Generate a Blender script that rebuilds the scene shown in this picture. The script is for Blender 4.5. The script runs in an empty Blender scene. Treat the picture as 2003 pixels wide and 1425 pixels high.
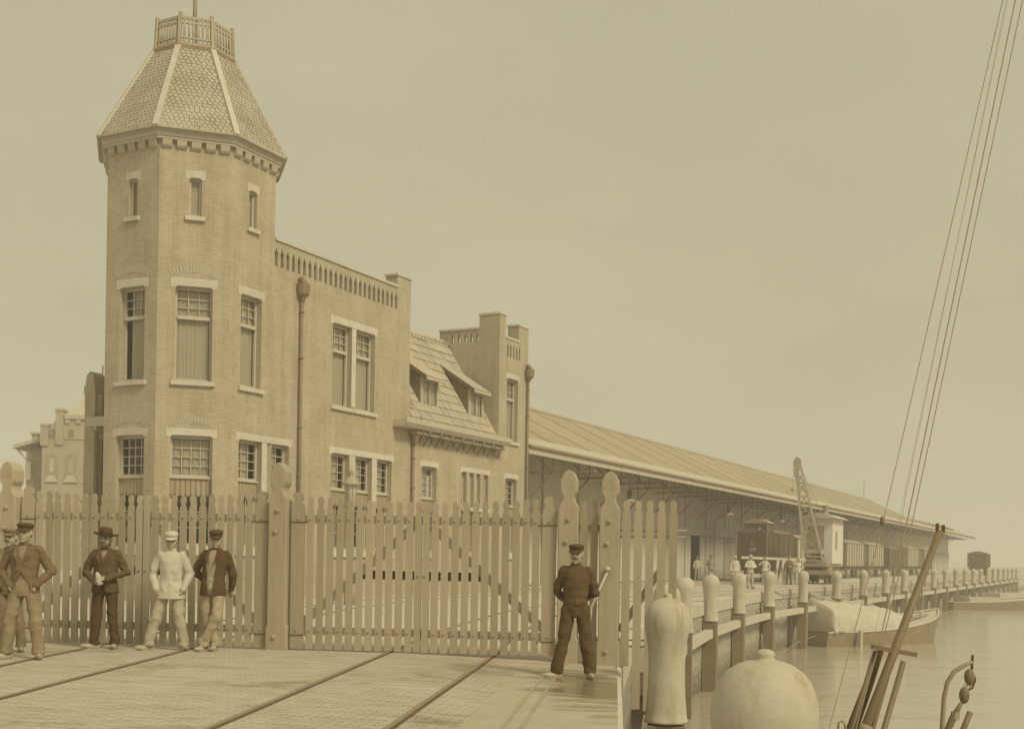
import bpy, math, random
from mathutils import Matrix, Vector, noise
random.seed(7)
sc = bpy.context.scene
COL = sc.collection
pi = math.pi
R = math.radians

# ------------------------------------------------------------------ camera
CAM_H = 1.46
cam_d = bpy.data.cameras.new('camera')
cam = bpy.data.objects.new('camera', cam_d)
COL.objects.link(cam)
sc.camera = cam
cam_d.sensor_fit = 'HORIZONTAL'
cam_d.sensor_width = 36.0
cam_d.lens = 36.0 * 2300 / 2003
cam_d.shift_x = 0.0
cam_d.shift_y = (1088.4 - 712.5) / 2003
cam_d.clip_start = 0.1
cam_d.clip_end = 20000
cam.matrix_world = (Matrix.Translation((0, 0, CAM_H)) @ Matrix.Rotation(pi / 2, 4, 'X')
                    @ Matrix.Rotation(0.0165, 4, 'Z'))

# ------------------------------------------------------------------ world, sun, exposure
SUN_EL = R(44)
SUN_DIR = Vector((0.70, -0.714, 0)).normalized()       # horizontal direction towards the sun
TINT = (1.0, 0.925, 0.625)
w = bpy.data.worlds.new('World')
sc.world = w
w.use_nodes = True
nt = w.node_tree
for n_ in list(nt.nodes):
    nt.nodes.remove(n_)
sky = nt.nodes.new('ShaderNodeTexSky')
sky.sky_type = 'NISHITA'
sky.sun_disc = False
sky.sun_elevation = SUN_EL
sky.sun_rotation = math.atan2(SUN_DIR.x, SUN_DIR.y)
sky.dust_density = 4.0
bw = nt.nodes.new('ShaderNodeRGBToBW')
nt.links.new(sky.outputs[0], bw.inputs[0])
mul = nt.nodes.new('ShaderNodeMath')
mul.operation = 'MULTIPLY_ADD'                         # thin share of clear sky, the rest even cloud
mul.inputs[1].default_value = 0.16
mul.inputs[2].default_value = 4.35
nt.links.new(bw.outputs[0], mul.inputs[0])
wtc = nt.nodes.new('ShaderNodeTexCoord')               # soft mottled cloud all over the sky
wmp = nt.nodes.new('ShaderNodeMapping')
wmp.inputs['Scale'].default_value = (1.0, 1.0, 2.2)
nt.links.new(wtc.outputs['Generated'], wmp.inputs['Vector'])
wns = nt.nodes.new('ShaderNodeTexNoise')
wns.inputs['Scale'].default_value = 3.2
wns.inputs['Detail'].default_value = 7
wns.inputs['Roughness'].default_value = .55
nt.links.new(wmp.outputs[0], wns.inputs['Vector'])
wmr = nt.nodes.new('ShaderNodeMapRange')
wmr.inputs[1].default_value = .3
wmr.inputs[2].default_value = .7
wmr.inputs[3].default_value = .95
wmr.inputs[4].default_value = 1.06
nt.links.new(wns.outputs['Fac'], wmr.inputs[0])
mul2 = nt.nodes.new('ShaderNodeMath')
mul2.operation = 'MULTIPLY'
nt.links.new(mul.outputs[0], mul2.inputs[0])
nt.links.new(wmr.outputs[0], mul2.inputs[1])
comb = nt.nodes.new('ShaderNodeVectorMath')
comb.operation = 'SCALE'
comb.inputs[0].default_value = TINT
nt.links.new(mul2.outputs[0], comb.inputs['Scale'])
bg = nt.nodes.new('ShaderNodeBackground')
bg.inputs['Strength'].default_value = 0.1
nt.links.new(comb.outputs[0], bg.inputs['Color'])
wo = nt.nodes.new('ShaderNodeOutputWorld')
nt.links.new(bg.outputs[0], wo.inputs['Surface'])

sun_d = bpy.data.lights.new('sun', 'SUN')
sun_d.energy = 2.1
sun_d.angle = R(14)
sun_d.color = (1.0, 0.925, 0.63)
sun = bpy.data.objects.new('sun', sun_d)
COL.objects.link(sun)
sd = Vector((SUN_DIR.x * math.cos(SUN_EL), SUN_DIR.y * math.cos(SUN_EL), math.sin(SUN_EL)))
sun.rotation_euler = sd.to_track_quat('Z', 'Y').to_euler()

sc.view_settings.view_transform = 'Standard'
sc.view_settings.look = 'None'
sc.view_settings.exposure = 0.08
sc.view_settings.gamma = 1.0
sc.view_settings.use_curve_mapping = False
sc.cycles.use_denoising = True
sc.cycles.max_bounces = 6
sc.cycles.diffuse_bounces = 3
sc.cycles.glossy_bounces = 3
sc.cycles.transmission_bounces = 4
sc.cycles.transparent_max_bounces = 12
sc.cycles.volume_bounces = 2

# ------------------------------------------------------------------ helpers
_CT = [(0.03, .54, .22), (0.12, .63, .34), (0.25, .74, .47), (0.42, .83, .595), (0.5, .88, .715),
       (0.56, .905, .79), (0.8, .96, .92)]


def C(v):
    """print tone: reflectance -> warm sepia colour (dark things browner than pale ones)"""
    t = _CT
    if v <= t[0][0]:
        g, b = t[0][1:]
    elif v >= t[-1][0]:
        g, b = t[-1][1:]
    else:
        for a, c in zip(t, t[1:]):
            if a[0] <= v <= c[0]:
                k = (v - a[0]) / (c[0] - a[0])
                g = a[1] + (c[1] - a[1]) * k
                b = a[2] + (c[2] - a[2]) * k
                break
    return (v, v * g, v * b, 1.0)


class N:
    """small node helper"""

    def __init__(s, name):
        s.m = bpy.data.materials.new(name)
        s.m.use_nodes = True
        s.t = s.m.node_tree
        s.p = s.t.nodes['Principled BSDF']
        s.out = s.t.nodes['Material Output']

    def n(s, typ, **kw):
        nd = s.t.nodes.new('ShaderNode' + typ)
        for k, v in kw.items():
            if k.startswith('i_'):
                key = k[2:]
                key = int(key) if key.isdigit() else key.replace('_', ' ')
                nd.inputs[key].default_value = v
            else:
                setattr(nd, k, v)
        return nd

    def l(s, a, b):
        s.t.links.new(a, b)

    def coord(s, kind='Object', scale=(1, 1, 1)):
        tc = s.n('TexCoord')
        mp = s.n('Mapping')
        mp.inputs['Scale'].default_value = scale
        s.l(tc.outputs[kind], mp.inputs['Vector'])
        return mp.outputs[0]

    def noise(s, vec, scale, detail=4, rough=.6):
        nd = s.n('TexNoise')
        nd.inputs['Scale'].default_value = scale
        nd.inputs['Detail'].default_value = detail
        nd.inputs['Roughness'].default_value = rough
        if vec is not None:
            s.l(vec, nd.inputs['Vector'])
        return nd.outputs['Fac']

    def ramp(s, fac, stops):
        r_ = s.n('ValToRGB')
        el = r_.color_ramp.elements
        el[0].position, el[0].color = stops[0]
        el[1].position, el[1].color = stops[-1]
        for p, c in stops[1:-1]:
            e = el.new(p)
            e.color = c
        s.l(fac, r_.inputs[0])
        return r_.outputs[0]

    def mix(s, fac, a, b, mode='MIX'):
        nd = s.n('Mix', data_type='RGBA', blend_type=mode)
        for sock, v in ((nd.inputs[0], fac), (nd.inputs[6], a), (nd.inputs[7], b)):
            if isinstance(v, (int, float)):
                sock.default_value = v
            elif isinstance(v, tuple):
                sock.default_value = v
            else:
                s.l(v, sock)
        return nd.outputs[2]

    def bump(s, h, strength=.3, dist=.02):
        b = s.n('Bump')
        b.inputs['Strength'].default_value = strength
        b.inputs['Distance'].default_value = dist
        s.l(h, b.inputs['Height'])
        s.l(b.outputs[0], s.p.inputs['Normal'])


MATS = {}


def mat(name, v, rough=.8, var=.18, scale=3.0, stretch=(1, 1, 1), bump=.15, bscale=None, spec=.3, coord='Object', rnd=0.0):
    """plain weathered material: reflectance v with noise of relative depth var"""
    if name in MATS:
        return MATS[name]
    k = N(name)
    vec = k.coord(coord, stretch)
    f1 = k.noise(vec, scale, 6, .65)
    col = k.ramp(f1, [(.25, C(v * (1 - var))), (.75, C(min(.9, v * (1 + var))))])
    f2 = k.noise(vec, scale * 7, 3, .6)
    col = k.mix(.35, col, k.ramp(f2, [(.3, C(v * (1 - var * .8))), (.7, C(min(.9, v * (1 + var * .8))))]))
    if rnd:
        oi = k.n('ObjectInfo')
        col = k.mix(1.0, col, k.ramp(oi.outputs['Random'], [(0, (1 - rnd, 1 - rnd * 1.1, 1 - rnd * 1.3, 1)), (1, (1 + rnd * .7, 1 + rnd * .7, 1 + rnd * .7, 1))]), 'MULTIPLY')
    k.l(col, k.p.inputs['Base Color'])
    k.p.inputs['Roughness'].default_value = rough
    k.p.inputs['Specular IOR Level'].default_value = spec
    if bump:
        k.bump(k.noise(vec, bscale or scale * 9, 4), bump, .01)
    MATS[name] = k.m
    return k.m


class MB:
    def __init__(s):
        s.v = []
        s.f = []
        s.uv = []

    def add(s, vs, fs, uvs=None):
        o = len(s.v)
        s.v += [tuple(p) for p in vs]
        for i, f in enumerate(fs):
            s.f.append(tuple(o + j for j in f))
            s.uv.append(uvs[i] if uvs else None)

    def box(s, x0, x1, y0, y1, z0, z1):
        vs = [(x0, y0, z0), (x1, y0, z0), (x1, y1, z0), (x0, y1, z0), (x0, y0, z1), (x1, y0, z1), (x1, y1, z1), (x0, y1, z1)]
        s.add(vs, [(0, 3, 2, 1), (4, 5, 6, 7), (0, 1, 5, 4), (1, 2, 6, 5), (2, 3, 7, 6), (3, 0, 4, 7)])
        return s

    def bar(s, p, q, w_, h_, up=(0, 0, 1)):
        p, q = Vector(p), Vector(q)
        d = (q - p).normalized()
        a = d.cross(Vector(up))
        if a.length < 1e-4:
            a = d.cross(Vector((0, 1, 0)))
        a.normalize()
        b = a.cross(d).normalized()
        a *= w_ / 2
        b *= h_ / 2
        vs = [p - a - b, p + a - b, p + a + b, p - a + b, q - a - b, q + a - b, q + a + b, q - a + b]
        s.add(vs, [(0, 1, 2, 3), (7, 6, 5, 4), (0, 4, 5, 1), (1, 5, 6, 2), (2, 6, 7, 3), (3, 7, 4, 0)])
        return s

    def tube(s, pts, rad, n=8, caps=True):
        pts = [Vector(p) for p in pts]
        if isinstance(rad, (int, float)):
            rad = [rad] * len(pts)
        o = len(s.v)
        prev = None
        for i, p in enumerate(pts):
            d = (pts[min(i + 1, len(pts) - 1)] - pts[max(i - 1, 0)]).normalized()
            a = prev - d * prev.dot(d) if prev is not None else d.cross(Vector((0, 0, 1)) if abs(d.z) < .9 else Vector((0, 1, 0)))
            a.normalize()
            prev = a.copy()
            b = d.cross(a)
            for j in range(n):
                t = 2 * pi * j / n
                s.v.append(tuple(p + (a * math.cos(t) + b * math.sin(t)) * rad[i]))
        for i in range(len(pts) - 1):
            for j in range(n):
                k = (j + 1) % n
                s.f.append((o + i * n + j, o + i * n + k, o + (i + 1) * n + k, o + (i + 1) * n + j))
                s.uv.append(None)
        if caps:
            s.f.append(tuple(o + j for j in reversed(range(n))))
            s.uv.append(None)
            e = o + (len(pts) - 1) * n
            s.f.append(tuple(e + j for j in range(n)))
            s.uv.append(None)
        return s

    def lathe(s, prof, n=16, c=(0, 0, 0), sx=1, sy=1):
        o = len(s.v)
        for r_, z in prof:
            for j in range(n):
                t = 2 * pi * j / n
                s.v.append((c[0] + r_ * math.cos(t) * sx, c[1] + r_ * math.sin(t) * sy, c[2] + z))
        for i in range(len(prof) - 1):
            for j in range(n):
                k = (j + 1) % n
                s.f.append((o + i * n + j, o + i * n + k, o + (i + 1) * n + k, o + (i + 1) * n + j))
                s.uv.append(None)
        s.f.append(tuple(o + j for j in reversed(range(n))))
        s.uv.append(None)
        e = o + (len(prof) - 1) * n
        s.f.append(tuple(e + j for j in range(n)))
        s.uv.append(None)
        return s

    def prism(s, poly, off):
        """poly: 3D points (one face), extruded by vector off"""
        n = len(poly)
        off = Vector(off)
        vs = [Vector(p) for p in poly] + [Vector(p) + off for p in poly]
        fs = [tuple(range(n)), tuple(reversed(range(n, 2 * n)))]
        fs += [(i, i + n, (i + 1) % n + n, (i + 1) % n) for i in range(n)]
        s.add(vs, fs)
        return s

    def loft(s, rings, n=16, sup=1.0):
        """rings: (cx, cy, cz, rx, ry) stacked in z; closed"""
        o = len(s.v)
        for cx, cy, cz, rx, ry in rings:
            for j in range(n):
                t = 2 * pi * j / n
                s.v.append((cx + rx * math.cos(t), cy + ry * math.sin(t), cz))
        m = len(rings)
        for i in range(m - 1):
            for j in range(n):
                k = (j + 1) % n
                s.f.append((o + i * n + j, o + i * n + k, o + (i + 1) * n + k, o + (i + 1) * n + j))
                s.uv.append(None)
        s.f.append(tuple(o + j for j in reversed(range(n))))
        s.uv.append(None)
        s.f.append(tuple(o + (m - 1) * n + j for j in range(n)))
        s.uv.append(None)
        return s

    def ell(s, c, r_, n=12, m=8):
        prof = [(max(1e-3, math.sin(pi * i / m)), -math.cos(pi * i / m)) for i in range(m + 1)]
        o = len(s.v)
        s.lathe(prof, n)
        for i in range(o, len(s.v)):
            x, y, z = s.v[i]
            s.v[i] = (c[0] + x * r_[0], c[1] + y * r_[1], c[2] + z * r_[2])
        return s

    def cap(s, p, q, r1, r2, n=10):
        """tapered capsule"""
        p, q = Vector(p), Vector(q)
        d = (q - p)
        L = max(d.length, 1e-5)
        d /= L
        pts, rad = [], []
        for i in range(4):
            t = pi / 2 * i / 3.2 - pi / 2 + .08
            pts.append(p + d * r1 * math.sin(t))
            rad.append(r1 * math.cos(t))
        for i in range(4):
            t = pi / 2 * (i + .2) / 3.2
            t = min(t, pi / 2 - .08)
            pts.append(q + d * r2 * math.sin(t))
            rad.append(r2 * math.cos(t))
        s.tube(pts, rad, n)
        return s

    def mesh(s, name, smooth=False, matx=None):
        me = bpy.data.meshes.new(name)
        me.from_pydata(s.v, [], s.f)
        if any(u_ is not None for u_ in s.uv):
            lay = me.uv_layers.new(name='UVMap')
            k = 0
            for pol, u_ in zip(me.polygons, s.uv):
                for j in range(pol.loop_total):
                    lay.data[k].uv = u_[j] if u_ else (0, 0)
                    k += 1
        if smooth:
            me.polygons.foreach_set('use_smooth', [True] * len(me.polygons))
        if matx is not None:
            me.materials.append(matx)
        me.update()
        return me

    def build(s, name, matx, parent=None, smooth=False, mw=None):
        return put(name, s.mesh(name, smooth, matx), parent, mw)


def put(name, me, parent=None, mw=None):
    o = bpy.data.objects.new(name, me)
    COL.objects.link(o)
    if parent is not None:
        o.parent = parent
    if mw is not None:
        o.matrix_local = mw
    return o


def tag(o, label=None, cat=None, group=None, kind=None):
    for k, v in (('label', label), ('category', cat), ('group', group), ('kind', kind)):
        if v:
            o[k] = v
    return o


def thing(name, label, cat, loc=(0, 0, 0), rz=0.0, group=None):
    o = bpy.data.objects.new(name, None)
    COL.objects.link(o)
    o.location = loc
    o.rotation_euler = (0, 0, rz)
    return tag(o, label, cat, group)


def T(x, y, z, rz=0.0):
    return Matrix.Translation((x, y, z)) @ Matrix.Rotation(rz, 4, 'Z')


ORD = ['nearest', 'second', 'third', 'fourth', 'fifth', 'sixth', 'seventh', 'eighth', 'ninth', 'tenth', 'eleventh',
       'twelfth', 'thirteenth', 'fourteenth', 'fifteenth', 'sixteenth', 'seventeenth', 'eighteenth', 'nineteenth',
       'twentieth', 'twenty-first', 'twenty-second', 'twenty-third', 'twenty-fourth', 'twenty-fifth', 'twenty-sixth',
       'twenty-seventh', 'twenty-eighth']

# line of the office front and of the goods shed behind it: W(s, off) -> world x, y
TH = math.atan(.514)
U = (math.sin(TH), math.cos(TH))
NV = (U[1], -U[0])
RZ = math.atan2(U[1], U[0])          # local x along the front, local y into the building


def W(s, off=0.0):
    return (-26 + s * U[0] + off * NV[0], s * U[1] + off * NV[1])


# ------------------------------------------------------------------ materials
def brick_mat():
    k = N('pale_brick')
    tc = k.n('TexCoord')
    b = k.n('TexBrick')
    b.offset = .5
    b.inputs['Scale'].default_value = 1.0
    b.inputs['Brick Width'].default_value = .225
    b.inputs['Row Height'].default_value = .0645
    b.inputs['Mortar Size'].default_value = .0065
    b.inputs['Mortar Smooth'].default_value = .25
    b.inputs['Bias'].default_value = -.1
    b.inputs['Color1'].default_value = C(.455)
    b.inputs['Color2'].default_value = C(.40)
    b.inputs['Mortar'].default_value = C(.535)
    k.l(tc.outputs['UV'], b.inputs['Vector'])
    f = k.noise(tc.outputs['Object'], .7, 6, .65)
    col = k.mix(1.0, b.outputs['Color'], k.ramp(f, [(.25, (.84, .82, .77, 1)), (.75, (1.1, 1.1, 1.12, 1))]), 'MULTIPLY')
    vs = k.coord('Object', (3.0, 3.0, .25))
    col = k.mix(.8, col, k.mix(1.0, col, k.ramp(k.noise(vs, 1.1, 6, .7), [(.3, (.80, .77, .71, 1)), (.55, (1, 1, 1, 1)), (.75, (1.07, 1.07, 1.09, 1))]), 'MULTIPLY'))
    k.l(col, k.p.inputs['Base Color'])
    k.p.inputs['Roughness'].default_value = .9
    k.p.inputs['Specular IOR Level'].default_value = .2
    inv = k.n('Math', operation='SUBTRACT')
    inv.inputs[0].default_value = 1
    k.l(b.outputs['Fac'], inv.inputs[1])
    k.bump(inv.outputs[0], .3, .006)
    return k.m


BRICK = brick_mat()
STONE = mat('pale_stone', .575, .85, .16, 3, bump=.2, rnd=.06)
TILE = mat('roof_tile', .44, .8, .30, 1.1, bump=.2)
HIP = mat('hip_tile', .55, .8, .12, 3)
PANT = mat('pantile', .46, .8, .24, 1.2, bump=.2, rnd=.12)
FENCE = mat('fence_paint', .42, .75, .16, 2.6, (3, 3, .3), bump=.3, bscale=24, rnd=.15)
FENCE2 = mat('fence_paint_rail', .46, .75, .14, 2.0)
SHADEW = mat('shaded_rail_wood', .18, .8, .2, 3)  # rail colour darkened to carry the shade behind the pickets
TRIM = mat('cream_paint', .52, .6, .08, 3)
WOODP = mat('brown_paint', .37, .7, .12, 3)
DARKW = mat('dark_board', .16, .7, .15, 3)
LEAD = mat('lead_pipe', .25, .55, .2, 6, bump=.1)
IRON = mat('dark_iron', .13, .6, .2, 6)
IRONP = mat('painted_iron', .33, .6, .15, 4)
INNER = mat('dark_interior', .10, .9, .1, 3, bump=0)
CURT = mat('blind_cloth', .66, .9, .10, 6, (3, 3, .3))
CURTD = mat('dark_curtain', .26, .9, .2, 6, (6, 6, .3))
ROOFM = mat('shed_roof_sheet', .385, .65, .16, .8, (2.5, .25, .25), bump=.05, rnd=.07)
FASC = mat('shed_fascia', .50, .6, .08, 2)
SHEDW = None
CONC = mat('pale_concrete', .53, .9, .14, 1.5, bump=.2)
TIMB = mat('weathered_timber', .38, .85, .22, 3, (1, 1, .25), bump=.25)
TIMBP = mat('pale_timber', .55, .85, .16, 3, bump=.2)
ROPE = mat('rope', .38, .9, .2, 20)
STEEL = mat('rail_steel', .30, .45, .2, 8, spec=.5)


def glass_mat():
    k = N('window_glass')
    tr = k.n('BsdfTransparent')
    tr.inputs[0].default_value = (.86, .84, .80, 1)
    gl = k.n('BsdfGlossy')
    gl.inputs['Roughness'].default_value = .05
    gl.inputs['Color'].default_value = (.9, .9, .88, 1)
    vec = k.coord('Object')
    bm_ = k.n('Bump')
    bm_.inputs['Strength'].default_value = .06
    k.l(k.noise(vec, 3, 2), bm_.inputs['Height'])
    k.l(bm_.outputs[0], gl.inputs['Normal'])
    fr = k.n('Fresnel')
    fr.inputs['IOR'].default_value = 1.6
    geo = k.n('NewGeometry')
    nb = k.n('Math', operation='SUBTRACT')
    nb.inputs[0].default_value = 1.0
    k.l(geo.outputs['Backfacing'], nb.inputs[1])
    fm = k.n('Math', operation='MULTIPLY')
    k.l(fr.outputs[0], fm.inputs[0])
    k.l(nb.outputs[0], fm.inputs[1])
    mx = k.n('MixShader')
    k.l(fm.outputs[0], mx.inputs[0])
    k.l(tr.outputs[0], mx.inputs[1])
    k.l(gl.outputs[0], mx.inputs[2])
    k.l(mx.outputs[0], k.out.inputs['Surface'])
    return k.m


GLASS = glass_mat()


def streak_wall(name, v):
    """vertical boards with rain streaks"""
    k = N(name)
    vec = k.coord('Object')
    wv = k.n('TexWave', wave_type='BANDS', bands_direction='X', wave_profile='SAW')
    wv.inputs['Scale'].default_value = 1.6
    k.l(vec, wv.inputs['Vector'])
    vs = k.coord('Object', (1.6, 1.6, .10))
    f = k.noise(vs, 1.6, 6, .7)
    col = k.ramp(f, [(.22, C(v * .66)), (.42, C(v * .97)), (.8, C(v * 1.12))])
    col = k.mix(1.0, col, k.ramp(wv.outputs['Fac'], [(0, (.8, .77, .7, 1)), (.08, (1, 1, 1, 1))]), 'MULTIPLY')
    k.l(col, k.p.inputs['Base Color'])
    k.p.inputs['Roughness'].default_value = .85
    k.bump(wv.outputs['Fac'], .3, .01)
    return k.m


SHEDW = streak_wall('shed_boards', .53)


def ground_mat():
    k = N('brick_paving')
    tc = k.n('TexCoord')
    mp = k.n('Mapping')
    mp.inputs['Rotation'].default_value = (0, 0, R(9))
    k.l(tc.outputs['Object'], mp.inputs['Vector'])
    b = k.n('TexBrick')
    b.offset = .5
    b.inputs['Scale'].default_value = 1.0
    b.inputs['Brick Width'].default_value = .21
    b.inputs['Row Height'].default_value = .085
    b.inputs['Mortar Size'].default_value = .008
    b.inputs['Mortar Smooth'].default_value = .4
    b.inputs['Color1'].default_value = C(.56)
    b.inputs['Color2'].default_value = C(.49)
    b.inputs['Mortar'].default_value = C(.43)
    k.l(mp.outputs[0], b.inputs['Vector'])
    big = k.noise(mp.outputs[0], .22, 6, .7)
    col = k.mix(1.0, b.outputs['Color'], k.ramp(big, [(.28, (.82, .79, .72, 1)), (.72, (1.1, 1.1, 1.14, 1))]), 'MULTIPLY')
    st = k.n('Mapping')
    st.inputs['Scale'].default_value = (1.1, 9, 1)
    k.l(mp.outputs[0], st.inputs['Vector'])
    f = k.noise(st.outputs[0], 1.0, 5, .7)
    col = k.mix(.8, col, k.mix(1.0, col, k.ramp(f, [(.32, (.66, .62, .52, 1)), (.5, (1, 1, 1, 1)), (.72, (1.1, 1.1, 1.12, 1))]), 'MULTIPLY'))
    # damp and trodden patches
    dp = k.noise(tc.outputs['Object'], .55, 7, .72)
    col = k.mix(1.0, col, k.ramp(dp, [(.34, (.70, .66, .56, 1)), (.45, (1, 1, 1, 1))]), 'MULTIPLY')
    # pale dust spread over the yard beyond the gate
    sep = k.n('SeparateXYZ')
    k.l(tc.outputs['Object'], sep.inputs[0])
    mr = k.n('MapRange')
    mr.inputs[1].default_value = 17
    mr.inputs[2].default_value = 22
    k.l(sep.outputs['Y'], mr.inputs[0])
    dn = k.noise(tc.outputs['Object'], .5, 5, .7)
    col = k.mix(mr.outputs[0], col, k.ramp(dn, [(.3, C(.52)), (.7, C(.64))]))
    k.l(col, k.p.inputs['Base Color'])
    k.p.inputs['Roughness'].default_value = .85
    k.p.inputs['Specular IOR Level'].default_value = .25
    h = k.mix(.5, f, b.outputs['Fac'])
    k.bump(h, .8, .03)
    return k.m


def wet_slab_mat():
    k = N('quay_slab')
    tc = k.n('TexCoord')
    mp = k.n('Mapping')
    mp.inputs['Scale'].default_value = (1.0, 3.2, 1)
    k.l(tc.outputs['Object'], mp.inputs['Vector'])
    f = k.noise(mp.outputs[0], .9, 6, .65)
    dry = k.ramp(k.noise(tc.outputs['Object'], 2.5, 6, .7), [(.3, C(.42)), (.7, C(.49))])
    # puddle stain, thickest in front of the wicket
    vd = k.n('VectorMath', operation='DISTANCE')
    vd.inputs[1].default_value = (.95, 4.6, 0)
    m2 = k.n('Mapping')
    m2.inputs['Scale'].default_value = (.95, .33, 0)
    k.l(tc.outputs['Object'], m2.inputs['Vector'])
    k.l(m2.outputs[0], vd.inputs[0])
    mr = k.n('MapRange')
    mr.inputs[1].default_value = .15
    mr.inputs[2].default_value = 1.0
    mr.inputs[3].default_value = .30
    mr.inputs[4].default_value = -.06
    k.l(vd.outputs['Value'], mr.inputs[0])
    ad = k.n('Math', operation='ADD')
    k.l(f, ad.inputs[0])
    k.l(mr.outputs[0], ad.inputs[1])
    wet = k.ramp(ad.outputs[0], [(.52, (0, 0, 0, 1)), (.72, (1, 1, 1, 1))])
    col = k.mix(wet, dry, k.mix(1.0, dry, (.5, .46, .37, 1), 'MULTIPLY'))
    k.l(col, k.p.inputs['Base Color'])
    rg = k.ramp(wet, [(0, (.8, .8, .8, 1)), (1, (.22, .22, .22, 1))])
    k.l(rg, k.p.inputs['Roughness'])
    k.bump(k.noise(tc.outputs['Object'], 40, 3), .12, .01)
    return k.m


def water_mat():
    k = N('harbour_water')
    vec = k.coord('Object', (1, 1, 1))
    f1 = k.noise(k.coord('Object', (.8, 2.0, 1)), 1.2, 4, .6)
    f2 = k.noise(k.coord('Object', (.12, .3, 1)), 1.0, 3, .5)
    ad = k.n('Math', operation='MULTIPLY_ADD')
    ad.inputs[1].default_value = 2.5
    k.l(f2, ad.inputs[0])
    k.l(f1, ad.inputs[2])
    k.p.inputs['Base Color'].default_value = C(.47)
    k.p.inputs['Roughness'].default_value = .12
    k.p.inputs['IOR'].default_value = 1.33
    k.p.inputs['Specular IOR Level'].default_value = .5
    k.bump(ad.outputs[0], .35, .06)
    return k.m


WATER_Z = -3.1


def quay_wall_mat():
    k = N('rubble_concrete')
    vec = k.coord('Object')
    vo = k.n('TexVoronoi', feature='F1')
    vo.inputs['Scale'].default_value = 4.0
    k.l(vec, vo.inputs['Vector'])
    f = k.noise(vec, 5.5, 8, .8)
    col = k.ramp(f, [(.36, C(.17)), (.43, C(.36)), (.5, C(.6)), (.7, C(.72))])
    col = k.mix(.35, col, k.ramp(vo.outputs['Distance'], [(.1, C(.7)), (.6, C(.42))]))
    sp = k.n('SeparateXYZ')
    k.l(vec, sp.inputs[0])
    wl = k.n('MapRange')                      # weed and slime near the water line
    wl.inputs[1].default_value = WATER_Z + 1.0
    wl.inputs[2].default_value = WATER_Z + .25
    k.l(sp.outputs['Z'], wl.inputs[0])
    col = k.mix(wl.outputs[0], col, k.mix(1.0, col, (.5, .47, .4, 1), 'MULTIPLY'))
    k.l(col, k.p.inputs['Base Color'])
    k.p.inputs['Roughness'].default_value = .95
    k.bump(f, 1.0, .12)
    return k.m


# ------------------------------------------------------------------ ground, quay, water
ONE = [(.55, 6.6), (.97, 10.6), (1.5, 16.6), (2.55, 24.6), (4.0, 32), (5.9, 38.6), (8.0, 45), (10.7, 52.8), (14.0, 61.0)]
EDGE = [(-.3, -6), (.05, 0)] + ONE
QD = (14.0 - W(0)[0]) * NV[0] + 61.0 * NV[1]       # offset of the straight quay edge from the front line
for k_ in range(1, 20):
    EDGE.append((14.0 + U[0] * 9.6 * k_, 61.0 + U[1] * 9.6 * k_))


def gz(x, y):
    fade = 1 - min(1, max(0, (y - 18) / 12))
    return -.03 * min(4, max(0, x + 1.5)) * fade


def build_ground():
    mb = MB()
    rows = []
    cols = [0, .5, .8, .9, .95, .97, .985, 1]
    # densify the edge
    ed = []
    for a, b in zip(EDGE, EDGE[1:]):
        n = max(1, int((b[1] - a[1]) / 3))
        for i in range(n):
            t = i / n
            ed.append((a[0] + (b[0] - a[0]) * t, a[1] + (b[1] - a[1]) * t))
    ed.append(EDGE[-1])
    for x, y in ed:
        L = -260
        xs = [L + (x - .02 - L) * c for c in cols] if y > 40 else [L, -60, -20, -9, -4, -1.5, (x - 1.5) / 2, x - .02]
        rows.append([(q, y, gz(q, y)) for q in xs])
    n = len(cols)
    vs = [p for r_ in rows for p in r_]
    fs = [(i * n + j, i * n + j + 1, (i + 1) * n + j + 1, (i + 1) * n + j) for i in range(len(rows) - 1) for j in range(n - 1)]
    mb.add(vs, fs)
    x, y = ed[-1]
    mb.add([(-260, y, 0), (x - .02, y, 0), (x - 30, y + 14, 0), (120, 900, 0), (120, 3500, 0), (-3500, 3500, 0), (-3500, -6, 0), (-260, -6, 0)],
           [(0, 1, 2, 3, 4, 5, 6, 7)])
    return tag(mb.build('ground', ground_mat(), smooth=True), kind='structure'), ed


GROUND, ED = build_ground()

# smooth quay strip in front of the gate with its wet patch
mb = MB()
pts = [(x, y) for x, y in ED if -3 <= y <= 19]
for (x0, y0), (x1, y1) in zip(pts, pts[1:]):
    l0, l1 = x0 - 1.25 - .012 * (20 - y0), x1 - 1.25 - .012 * (20 - y1)
    for i in range(3):
        a0, b0 = l0 + (x0 + .01 - l0) * i / 3, l0 + (x0 + .01 - l0) * (i + 1) / 3
        a1, b1 = l1 + (x1 + .01 - l1) * i / 3, l1 + (x1 + .01 - l1) * (i + 1) / 3
        mb.add([(a0, y0, gz(a0, y0) + .006), (b0, y0, gz(b0, y0) + .006), (b1, y1, gz(b1, y1) + .006), (a1, y1, gz(a1, y1) + .006)], [(0, 1, 2, 3)])
tag(mb.build('quay_pavement', wet_slab_mat(), smooth=True), kind='structure')

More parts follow.
